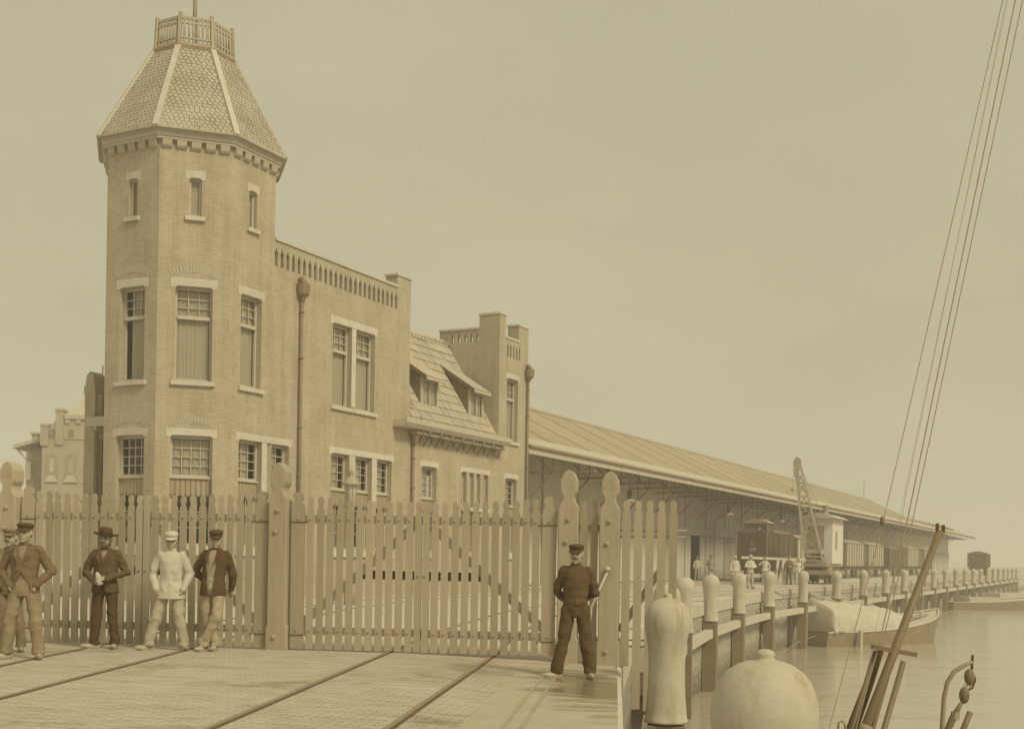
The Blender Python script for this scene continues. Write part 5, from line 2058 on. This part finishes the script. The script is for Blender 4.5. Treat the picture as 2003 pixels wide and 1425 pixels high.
def remesh(mb, voxel, smooth=4, amp=0.0, freq=14.0, seed=0, cut=None, matx=None, name='cloth', aniso=(1, 1, 1), joints=()):
    me = mb.mesh('tmp')
    ob = bpy.data.objects.new('tmp', me)
    COL.objects.link(ob)
    md = ob.modifiers.new('r', 'REMESH')
    md.mode = 'VOXEL'
    md.voxel_size = voxel
    md.use_smooth_shade = True
    if smooth:
        s_m = ob.modifiers.new('s', 'SMOOTH')
        s_m.iterations = smooth
        s_m.factor = .5
    dg = bpy.context.evaluated_depsgraph_get()
    out = bpy.data.meshes.new_from_object(ob.evaluated_get(dg))
    bpy.data.objects.remove(ob)
    bpy.data.meshes.remove(me)
    out.name = name
    if amp:
        nrm = [v.normal.copy() for v in out.vertices]
        sx = Vector((seed * 7.3, seed * 3.1, seed))
        for v, nn in zip(out.vertices, nrm):
            c = v.co
            sk = c.x * .45 * (1 if c.x > 0 else -1)
            q = Vector((c.x * aniso[0], c.y * aniso[1], (c.z + sk) * aniso[2])) * freq + sx
            a = noise.noise(q)
            rdg = 1 - abs(noise.noise(q * .7 + Vector((9, 2, 4)))) * 2.4
            fine = noise.noise(q * 2.2) * .6
            wj = .45
            for jp, jr in joints:
                d2 = (c - jp).length / jr
                if d2 < 1:
                    wj += .9 * (1 - d2)
            v.co = c + nn * amp * (a * .5 + max(-.8, rdg) * .55 + fine * .22) * wj
    if cut:
        import bmesh
        bm = bmesh.new()
        bm.from_mesh(out)
        kill = [f for f in bm.faces if cut(f.calc_center_median())]
        bmesh.ops.delete(bm, geom=kill, context='FACES')
        bm.to_mesh(out)
        bm.free()
    out.materials.clear()
    if matx:
        out.materials.append(matx)
    out.polygons.foreach_set('use_smooth', [True] * len(out.polygons))
    return out


def hand(mb, w_, d, pn, curl=.5, side=1):
    """w_ wrist, d hand direction, pn palm normal (fingers bend that way)"""
    w_, d, pn = Vector(w_), Vector(d).normalized(), Vector(pn).normalized()
    s_ = d.cross(pn).normalized() * side
    mb.cap(w_, w_ + d * .035, .026, .03, 8)
    for i in range(4):
        o = (i - 1.5) * .019
        b0 = w_ + d * .03 + s_ * o * .7
        b1 = w_ + d * .088 + s_ * o
        mb.cap(b0, b1, .015, .0115, 7)
        ln = (.026, .031, .029, .022)[i]
        p = b1
        ang = 0
        for k_ in range(3):
            ang += curl * (.5, .8, .6)[k_]
            dd = (d * math.cos(ang) + pn * math.sin(ang)).normalized()
            q = p + dd * ln * (1, .8, .65)[k_]
            mb.cap(p, q, .0098 - .001 * k_, .009 - .001 * k_, 7)
            p = q
    t0 = w_ + d * .03 - s_ * .025
    t1 = t0 + (d * .6 - s_ * .7 + pn * .3).normalized() * .04
    t2 = t1 + (d * .9 - s_ * .1 + pn * .5).normalized() * .03
    mb.cap(t0, t1, .014, .0115, 7)
    mb.cap(t1, t2, .0112, .0095, 7)


def person(label, loc, yaw=0.0, h=1.74, arms=None, legs=None, upper='shirt', um=None, tm=None, sm=None, hat='cap', hm=None, beard=None, hem=.86,
           under=None, head_yaw=0.0, tilt=0.0, lean=0.0, detail=1.0, group=None, open_=None, apron=None, shoe='clog', hands=True, slim=1.0, seed=1):
    P_ = thing('person', label, 'person', loc, yaw, group)
    k = h / 1.74
    P_.scale = (k, k, k)
    vx = .0085 if detail >= 1 else .019
    vc = .013 if detail >= 1 else .024
    arms = arms or {}
    legs = legs or {}
    A = {}
    for sd_, sg in (('L', -1), ('R', 1)):
        e, w_, hd_, pn = arms.get(sd_, ((sg * .25, .03, 1.12), (sg * .26, -.05, .87), (0, -.1, -1), (-sg, 0, 0)))
        A[sd_] = (Vector((sg * .166 + lean * .5, .015, 1.40)), Vector(e), Vector(w_), hd_, pn)
    Lg = {}
    for sd_, sg in (('L', -1), ('R', 1)):
        kn, an, fa_ = legs.get(sd_, ((sg * .11, -.015, .49), (sg * .12, .0, .085), sg * .35))
        Lg[sd_] = (Vector((sg * .09, 0, .92)), Vector(kn), Vector(an), fa_)
    hx = lean * .8
    # ---- body
    b = MB()
    hm_ = Matrix.Translation((hx, -.005, 1.60)) @ Matrix.Scale(1.09, 4) @ Matrix.Rotation(head_yaw, 4, 'Z') @ Matrix.Rotation(tilt, 4, 'X')

    def hp(x, y, z):
        return hm_ @ Vector((x, y, z))
    o0 = len(b.v)
    b.ell((0, .012, .03), (.073, .092, .098), 16, 12)
    b.ell((0, -.018, -.035), (.064, .070, .074), 14, 9)
    b.ell((0, -.058, -.082), (.027, .026, .024), 10, 6)
    b.cap((0, -.087, .028), (0, -.108, -.006), .010, .0145, 8)
    b.cap((-.011, -.097, -.008), (.011, -.097, -.008), .009, .009, 8)
    b.cap((-.042, -.072, .046), (.042, -.072, .046), .012, .012, 8)
    b.cap((-.020, -.083, -.045), (.020, -.083, -.045), .0085, .0085, 8)
    b.cap((-.044, -.05, -.005), (-.036, -.056, -.03), .025, .025, 8)
    b.cap((.044, -.05, -.005), (.036, -.056, -.03), .025, .025, 8)
    for sg in (-1, 1):
        b.ell((sg * .075, .012, .008), (.011, .02, .031), 8, 6)
    for i in range(o0, len(b.v)):
        b.v[i] = tuple(hm_ @ Vector(b.v[i]))
    b.cap((hx * .8, .018, 1.42), (hx, .012, 1.56), .056, .053, 12)
    b.loft([(0, 0, .86, .10, .08), (0, 0, .95, .135, .095), (0, 0, 1.05, .12, .085), (hx * .4, 0, 1.25, .15, .10), (hx * .7, .01, 1.38, .13, .08), (hx * .8, .015, 1.44, .06, .055)], 14)
    for sd_ in 'LR':
        s_, e, w_, hd_, pn = A[sd_]
        b.cap(s_, e, .046, .036, 8)
        b.cap(e, w_, .036, .025, 8)
        hand(b, w_, hd_, pn, .55, -1 if sd_ == 'L' else 1)
        hp0, kn, an, fa_ = Lg[sd_]
        b.cap(hp0, kn, .07, .05, 8)
        b.cap(kn, an, .05, .036, 8)
        fd = Vector((math.sin(fa_), -math.cos(fa_), 0))
        b.cap(an + Vector((0, 0, -.045)) + fd * -.03, an + Vector((0, 0, -.05)) + fd * .12, .03, .026, 8)
    put('body', remesh(b, vx, 2 if detail >= 1 else 1, matx=SKIN, name='body'), P_)
    if detail >= 1:
        for sg in (-1, 1):
            e_ = MB().ell((0, 0, 0), (.0125, .008, .0075), 8, 6)
            put('eye', e_.mesh('eye', True, EYE), P_, hm_ @ Matrix.Translation((sg * .031, -.079, .022)))
            MB().cap((sg * .016, -.088, .043), (sg * .047, -.078, .045), .006, .004, 6).build('eyebrow', HAIR, P_, True, hm_)
    # hair below the cap line
    hr = MB().ell((0, .022, .022), (.0765, .088, .098), 14, 10)
    o0 = remesh(hr, .012 if detail >= 1 else .025, 2, cut=lambda c: c.y < -.03 or (c.y < .012 and c.z < .03) or c.z < -.045, matx=HAIR, name='hair')
    put('hair', o0, P_, hm_)
    if beard == 'moustache' or beard == 'full':
        mo = MB()
        mo.cap((0, -.101, -.026), (-.034, -.086, -.036), .0095, .005, 8)
        mo.cap((0, -.101, -.026), (.034, -.086, -.036), .0095, .005, 8)
        mo.build('moustache', HAIR, P_, True, hm_)
    if beard == 'full':
        bd_ = MB()
        bd_.ell((0, -.045, -.078), (.058, .05, .052), 12, 8)
        bd_.ell((-.06, -.015, -.035), (.02, .035, .05), 10, 6)
        bd_.ell((.06, -.015, -.035), (.02, .035, .05), 10, 6)
        put('beard', remesh(bd_, .011, 2, .004, 60, matx=HAIR, name='beard'), P_, hm_)
    # ---- trousers
    t = MB()
    t.loft([(0, 0, .80, .13, .10), (0, 0, .90, .158, .117), (0, 0, .98, .155, .115), (0, 0, 1.06, .145, .108)], 16)
    for sd_ in 'LR':
        hp0, kn, an, fa_ = Lg[sd_]
        mid = hp0.lerp(kn, .5)
        t.cap(hp0 + Vector((0, .005, -.02)), kn, .090 * slim, .070 * slim, 12)
        t.cap(kn, an + Vector((0, .0, .05)), .073 * slim, .067 * slim, 12)
        # gathered cloth on the shoe
        t.tube([an + Vector((0, 0, .09)), an + Vector((0, 0, -.015))], [.068 * slim, .074 * slim], 12)
    put('trousers', remesh(t, vc if detail < 1 else .0105, 4, .023, 7, seed, matx=tm, name='trousers', aniso=(1.1, 1.1, 1.35), joints=[(Lg[q][1], .2) for q in 'LR'] + [(Lg[q][2], .22) for q in 'LR'] + [(Vector((0, 0, .86)), .2)]), P_)
    # ---- shoes
    for sd_ in 'LR':
        hp0, kn, an, fa_ = Lg[sd_]
        s_ = MB()
        s_.ell((0, .035, .045), (.046, .055, .048), 12, 8)
        s_.ell((0, -.07, .038), (.05, .10, .042), 12, 8)
        s_.ell((0, -.145, .042), (.036, .06, .036), 12, 8)
        if shoe == 'clog':
            s_.ell((0, -.20, .052), (.016, .03, .016), 8, 6)
        s_.box(-.04, .04, -.12, .07, 0.0, .03)
        put('shoe', remesh(s_, .012, 3, matx=sm, name='shoe'), P_, Matrix.Translation((an.x, an.y, max(0, an.z - .085))) @ Matrix.Rotation(fa_, 4, 'Z'))
    # ---- upper garment
    def torso(grow, hemz, flare=0.0):
        u_ = MB()
        g_ = grow
        u_.loft([(0, 0, hemz, .160 + g_ + flare, .122 + g_ + flare * .6), (0, 0, hemz + .06, .158 + g_ + flare * .8, .120 + g_ + flare * .5), (0, 0, 1.04, .148 + g_, .112 + g_), (hx * .3, 0, 1.18, .160 + g_, .120 + g_),
                 (hx * .6, .005, 1.32, .170 + g_, .122 + g_), (hx * .7, .012, 1.40, .150 + g_, .100 + g_), (hx * .8, .015, 1.452, .092 + g_, .078 + g_ * .5), (hx * .8, .013, 1.485, .064, .064)], 20)
        return u_
    if under is not None:
        u_ = torso(-.006, .90)
        put('shirt', remesh(u_, vc, 4, .007, 12, seed + 3, matx=under, name='shirt'), P_)
    fl = .05 if upper == 'smock' else .025 if upper == 'jacket' else 0
    u_ = torso(.012 if upper == 'jacket' else .004, hem, fl)
    ar = 1.12 if upper == 'smock' else 1.04 if upper == 'jacket' else 1.0
    for sd_ in 'LR':
        s_, e, w_, hd_, pn = A[sd_]
        u_.cap(s_ + Vector((-.02 if sd_ == 'R' else .02, 0, -.005)), s_.lerp(e, .55), .062 * ar, .058 * ar, 12)
        u_.cap(s_.lerp(e, .5), e, .058 * ar, .053 * ar, 12)
        u_.cap(e, w_, .053 * ar, .042 * ar, 12)
    put({'shirt': 'work_shirt', 'jacket': 'jacket', 'smock': 'smock'}[upper], remesh(u_, vc if detail < 1 else .0095, 4, .024, 8, seed + 5, cut=open_, matx=um, name='upper', aniso=(1.5, 1.2, .8) if upper == 'smock' else (.9, .9, 1.6), joints=[(A[q][1], .17) for q in 'LR'] + [(A[q][0], .12) for q in 'LR'] + [(Vector((0, -.1, 1.0)), .22)]), P_)
    # collar
    if upper != 'jacket' and detail >= 1:
        cl = MB().lathe([(.066, 1.468), (.072, 1.478), (.066, 1.505), (.058, 1.507)], 18, (hx * .8, .012, 0))
        cl.build('collar', um, P_, True)
    if upper == 'jacket' and detail >= 1:
        for sg in (-1, 1):
            lp = MB().prism([(hx * .8 + sg * .055, -.055, 1.485), (hx * .8 + sg * .088, -.075, 1.45), (hx * .6 + sg * .098, -.140, 1.34), (hx * .5 + sg * .03, -.165, 1.22), (hx * .6 + sg * .055, -.125, 1.36)], (0, -.008, 0))
            lp.build('lapel', um, P_)
    if apron is not None:
        ap_ = MB()
        for j in range(13):
            z = .55 + j * .05
            for i in range(9):
                q = -1 + i / 4
                ap_.v.append((q * .17, -.15 + .04 * q * q + .01 * math.sin(i * 2 + z * 9), z))
        for j in range(12):
            for i in range(8):
                ap_.f.append((j * 9 + i, j * 9 + i + 1, (j + 1) * 9 + i + 1, (j + 1) * 9 + i))
                ap_.uv.append(None)
        ap_.build('apron', apron, P_, True)
    # ---- hats
    if hat == 'cap' or hat == 'soft':
        ct_ = MB()
        ct_.loft([(0, .012, .060, .082, .098), (0, .012, .088, .084, .10)], 20)
        if hat == 'cap':
            ct_.loft([(0, .008, .085, .086, .102), (0, .004, .106, .096, .110), (0, .004, .120, .090, .104), (0, .01, .132, .05, .06)], 20)
        else:
            ct_.loft([(0, .012, .07, .086, .10), (0, .008, .10, .095, .108), (0, .01, .128, .082, .095), (0, .015, .142, .04, .05)], 20)
        put('cap', remesh(ct_, .011 if detail >= 1 else .02, 2, .004, 20, seed, matx=hm, name='cap'), P_, hm_)
        vz = MB()
        n = 12
        inn, out_ = [], []
        for i in range(n + 1):
            a_ = pi + pi * i / n * .86 + pi * .07
            inn.append((.078 * math.cos(a_), .012 + .093 * math.sin(a_), .064))
            out_.append((.084 * math.cos(a_), -.012 + .135 * math.sin(a_) * 1.0, .048 - .012 * abs(math.sin(a_))))
        vz.add(inn + out_, [(i, i + 1, n + 2 + i, n + 1 + i) for i in range(n)])
        vo = vz.build('cap_peak', hm, P_, True, hm_)
        md = vo.modifiers.new('t', 'SOLIDIFY')
        md.thickness = .006
    elif hat == 'brim':
        hb = MB()
        hb.lathe([(.088, .055), (.165, .062), (.172, .075), (.168, .08), (.09, .07), (.088, .08), (.086, .12), (.078, .165), (.05, .178), (.02, .168)], 26, (0, .01, 0), .95, 1.05)
        for i, v_ in enumerate(hb.v):
            x, y, z = v_
            r_ = math.hypot(x, y)
            hb.v[i] = (x, y, z + (.02 * (x / .17) ** 2 if r_ > .12 else 0) - x * .10)
        hb.build('felt_hat', hm, P_, True, hm_)
        MB().lathe([(.0895, .082), (.089, .105), (.085, .106)], 24, (0, .01, 0), .95, 1.05).build('hat_band', cloth('hatband', .10), P_, True, hm_)
    elif hat == 'bald':
        pass
    return P_


def vopen(zv, wv, zc, wc):
    def cut(c):
        if c.y > -.035:
            return False
        if c.z > zv and abs(c.x) < (c.z - zv) * wv and c.z < 1.46:
            return True
        if c.z < zc and abs(c.x) < (zc - c.z) * wc and c.z > .7:
            return True
        return False
    return cut


POCK = {'L': ((-.325, .05, 1.13), (-.17, -.07, .955), (.3, .15, -1), (1, 0, 0)), 'R': ((.325, .05, 1.13), (.17, -.07, .955), (-.3, .15, -1), (-1, 0, 0))}
BACK = {'L': ((-.252, .09, 1.12), (-.09, .18, .98), (1, .1, -.2), (0, 1, 0)), 'R': ((.252, .09, 1.12), (.09, .18, 1.0), (-1, .1, -.2), (0, 1, 0))}
CLOG = mat('wooden_clog', .42, .6, .15, 6)
SHOE = mat('dark_shoe', .2, .6, .2, 6)

# big man at the left
x, y = -6.46, 15.6
person('stout man in peaked cap with thumbs in his pockets, front left', (x, y, gz(x, y)), R(4), 1.80, POCK,
       {'L': ((-.16, -.03, .49), (-.21, 0, .085), -.5), 'R': ((.15, -.03, .49), (.19, -.0, .085), .35)}, 'jacket', cloth('jacket_brown', .19), cloth('corduroy', .30), CLOG, 'cap', cloth('cap_black', .11), None,
       .84, cloth('vest_brown', .30), open_=vopen(1.24, .42, 1.12, .55), slim=1.08, seed=2, head_yaw=R(-6))
person('man half hidden behind the stout man, peaked cap and moustache', (-7.12, 16.7, 0), R(-5), 1.74, BACK,
       {'L': ((-.1, -.03, .49), (-.12, 0, .085), -.3), 'R': ((.14, -.03, .49), (.17, 0, .085), .5)}, 'jacket', cloth('jacket_olive', .24), cloth('trouser_olive', .25), CLOG, 'cap', cloth('cap_grey', .24), 'moustache',
       .84, cloth('vest_brown', .30), open_=vopen(1.24, .4, 1.1, .3), seed=4)
# bearded man
x, y = -6.04, 17.48
pb_ = person('bearded man in wide-brimmed dark hat holding a pale cloth', (x, y, 0), R(3), 1.75,
             {'L': ((-.30, .03, 1.13), (-.115, -.20, 1.005), (.75, -.25, -.25), (.1, 1, .0)), 'R': ((.30, .03, 1.12), (.085, -.195, 1.04), (-.8, -.3, -.05), (0, .6, -.5))},
             {'L': ((-.12, -.02, .49), (-.14, 0, .085), -.95), 'R': ((.115, -.02, .49), (.15, 0, .085), .1)}, 'jacket', cloth('jacket_dark', .13), cloth('trouser_dark', .10), CLOG, 'brim', cloth('felt', .10), 'full',
             .83, cloth('shirt_grey', .34), open_=vopen(1.32, .45, .98, .35), seed=6, head_yaw=R(-4))
cg = MB()
cg.ell((-.03, -.245, 1.04), (.045, .028, .075), 10, 8)
cg.ell((-.02, -.25, .985), (.038, .026, .05), 10, 8)
cg.ell((-.045, -.25, 1.09), (.03, .02, .05), 10, 8)
me = remesh(cg, .01, 3, .008, 40, 3, matx=cloth('rag', .55), name='rag')
k_ = 1.75 / 1.74
tag(put('folded_cloth', me, None, T(x, y, 0, R(3)) @ Matrix.Scale(k_, 4)), 'pale folded cloth in the hands of the bearded man', 'cloth')
# young man in smock
x, y = -5.03, 17.36
person('young man in pale smock and soft cap, hands in pockets', (x, y, 0), R(4), 1.74,
       {'L': ((-.275, .04, 1.12), (-.20, -.07, .90), (.35, .2, -1), (1, 0, 0)), 'R': ((.27, .04, 1.12), (.195, -.07, .90), (-.35, .2, -1), (-1, 0, 0))},
       {'L': ((-.20, -.03, .48), (-.30, -.02, .085), -1.0), 'R': ((.14, -.03, .48), (.20, 0, .085), .45)}, 'smock', cloth('smock', .55, .08), cloth('trouser_pale', .45), CLOG, 'soft', cloth('cap_pale', .56, .1), None,
       .76, None, slim=1.1, seed=8, head_yaw=R(6), tilt=R(8))
# man with open jacket and crossed legs
x, y = -4.40, 17.36
person('man in open dark jacket standing with crossed legs by the gate', (x, y, 0), R(-6), 1.78,
       {'L': ((-.31, .10, 1.14), (-.16, .16, .98), (1, .1, -.3), (0, 1, 0)), 'R': ((.25, .10, 1.12), (.22, .16, .90), (-.3, .2, -1), (0, 1, 0))},
       {'L': ((-.10, .0, .49), (.02, .03, .085), .1), 'R': ((.09, -.10, .50), (-.10, -.09, .085), -.25)}, 'jacket', cloth('jacket_black', .115), cloth('trouser_tan', .40), CLOG, 'cap', cloth('cap_black', .11), None,
       .80, cloth('jersey', .39), lean=.04, open_=vopen(.60, .13, .5, 0), seed=10, head_yaw=R(14), tilt=R(10))
# man in dark shirt at the wicket
x, y = .82, 14.98
person('man in dark shirt and cap standing legs apart, hands behind back', (x, y, gz(x, y)), R(-4), 1.70, BACK,
       {'L': ((-.15, -.03, .48), (-.23, -.02, .085), -1.0), 'R': ((.14, -.03, .48), (.20, .0, .085), .15)}, 'shirt', cloth('shirt_dark', .125), cloth('trouser_navy', .115), CLOG, 'cap', cloth('cap_black', .11), 'moustache',
       .95, None, slim=1.08, seed=12, head_yaw=R(-10), tilt=R(4))

# workmen on the quay
HIPS = {'L': ((-.36, .05, 1.16), (-.17, -.06, 1.02), (.8, -.2, -.3), (0, 0, -1)), 'R': ((.36, .05, 1.16), (.17, -.06, 1.02), (-.8, -.2, -.3), (0, 0, -1))}
FOLD = {'L': ((-.28, -.02, 1.14), (-.06, -.19, 1.10), (1, -.2, .2), (0, 1, 0)), 'R': ((.28, -.02, 1.14), (.06, -.20, 1.08), (-1, -.2, .2), (0, 1, 0))}
LIFT = {'L': ((-.34, -.03, 1.22), (-.14, -.14, 1.42), (.6, -.2, .7), (1, 0, 0)), 'R': ((.30, .03, 1.13), (.24, -.05, .95), (-.2, -.2, -1), (-1, 0, 0))}
DOWN = {'L': ((-.24, .02, 1.12), (-.26, -.03, .87), (0, -.1, -1), (1, 0, 0)), 'R': ((.24, .02, 1.12), (.26, -.03, .87), (0, -.1, -1), (-1, 0, 0))}
G_ = 'workmen on the quay'
pale, midc, dk_, tan = cloth('work_pale', .58, .1), cloth('work_mid', .36), cloth('work_dark', .17), cloth('work_tan', .42)


def worker(label, x, y, arms, um, tm, hat, hm, yaw=0, h=1.72, upper='shirt', seed=1, **kw):
    return person(label, (x, y, gz(x, y)), yaw, h, arms, None, upper, um, tm, SHOE, hat, hm, None, .84, detail=.5, group=G_, seed=seed, **kw)


worker('bare-headed workman in long pale coat above the third quay post', 12.95, 68.2, DOWN, pale, pale, 'bald', None, seed=21, upper='smock', hem=.0) if False else None
worker('workman all in pale clothes, cap pale, left of the dark brake van', 12.95, 68.2, DOWN, pale, pale, 'soft', pale, R(2), 1.74, 'smock', 21)
worker('workman in white shirt and tan trousers holding something at his waist', 12.66, 62.4, FOLD, pale, cloth('work_straw', .46), 'soft', pale, R(8), 1.76, 'shirt', 22)
worker('workman in pale striped shirt with one raised arm under the beam', 15.45, 71.8, LIFT, pale, tan, 'cap', midc, R(-6), 1.74, 'smock', 23)
worker('workman in dark suit standing at the right end of the beam', 17.25, 73.2, FOLD, dk_, dk_, 'cap', midc, R(0), 1.76, 'jacket', 24)
worker('workman in pale clothes with hands on hips beside the dark-suited one', 17.85, 73.3, HIPS, pale, pale, 'cap', tan, R(4), 1.66, 'shirt', 25)
worker('workman in brown smock and dark cap above the second quay post', 13.55, 80.0, BACK, midc, midc, 'cap', dk_, R(-4), 1.80, 'smock', 26)
worker('slim workman in pale shirt standing at the open shed door', 13.15, 83.5, DOWN, pale, tan, 'cap', midc, R(6), 1.72, 'shirt', 27)
worker('workman bending with a load at the edge of the shed door', 12.25, 84.5, LIFT, pale, tan, 'soft', midc, R(30), 1.74, 'shirt', 28)
ld = MB()
for i in range(6):
    ld.cap((11.55 + .07 * i, 84.2, 1.2 + .05 * (i % 2)), (11.65 + .06 * i, 84.3, 1.9 + .06 * ((i * 7) % 3)), .05, .04, 7)
ld.box(11.45, 12.05, 84.0, 84.45, 1.02, 1.22)
tag(put('rag_bundle', remesh(ld, .03, 2, .02, 12, 2, matx=cloth('bundle', .28, .5), name='bundle')), 'dark ragged bundle stacked beside the bending workman', 'bundle')
cs = thing('packing_case', 'pale packing case under the ragged bundle by the shed', 'crate', (11.75, 84.2, 0), R(10))
MB().box(-.5, .5, -.4, .4, 0, 1.0).build('case', TIMBP, cs)
for z in (.06, .8):
    MB().box(-.52, .52, -.43, -.402, z, z + .12).build('batten', TIMB, cs)

# ------------------------------------------------------------------ air over the harbour
HZ = 0.0021
mb = MB().box(-3600, 3600, -300, 3600, -6.0, 25.5)
k = N('harbour_haze')
for nd in list(k.t.nodes):
    if nd.type == 'BSDF_PRINCIPLED':
        k.t.nodes.remove(nd)
vol = k.t.nodes.new('ShaderNodeVolumePrincipled')
vol.inputs['Color'].default_value = (.90, .90, .89, 1)
vol.inputs['Density'].default_value = HZ
vol.inputs['Anisotropy'].default_value = 0.0
vol.inputs['Density Attribute'].default_value = ''
vol.inputs['Color Attribute'].default_value = ''
vol.inputs['Temperature Attribute'].default_value = ''
k.m.cycles.homogeneous_volume = True
k.t.links.new(vol.outputs[0], k.out.inputs['Volume'])
hz = mb.build('haze', k.m)
tag(hz, 'thin pale harbour haze', 'haze', kind='stuff')
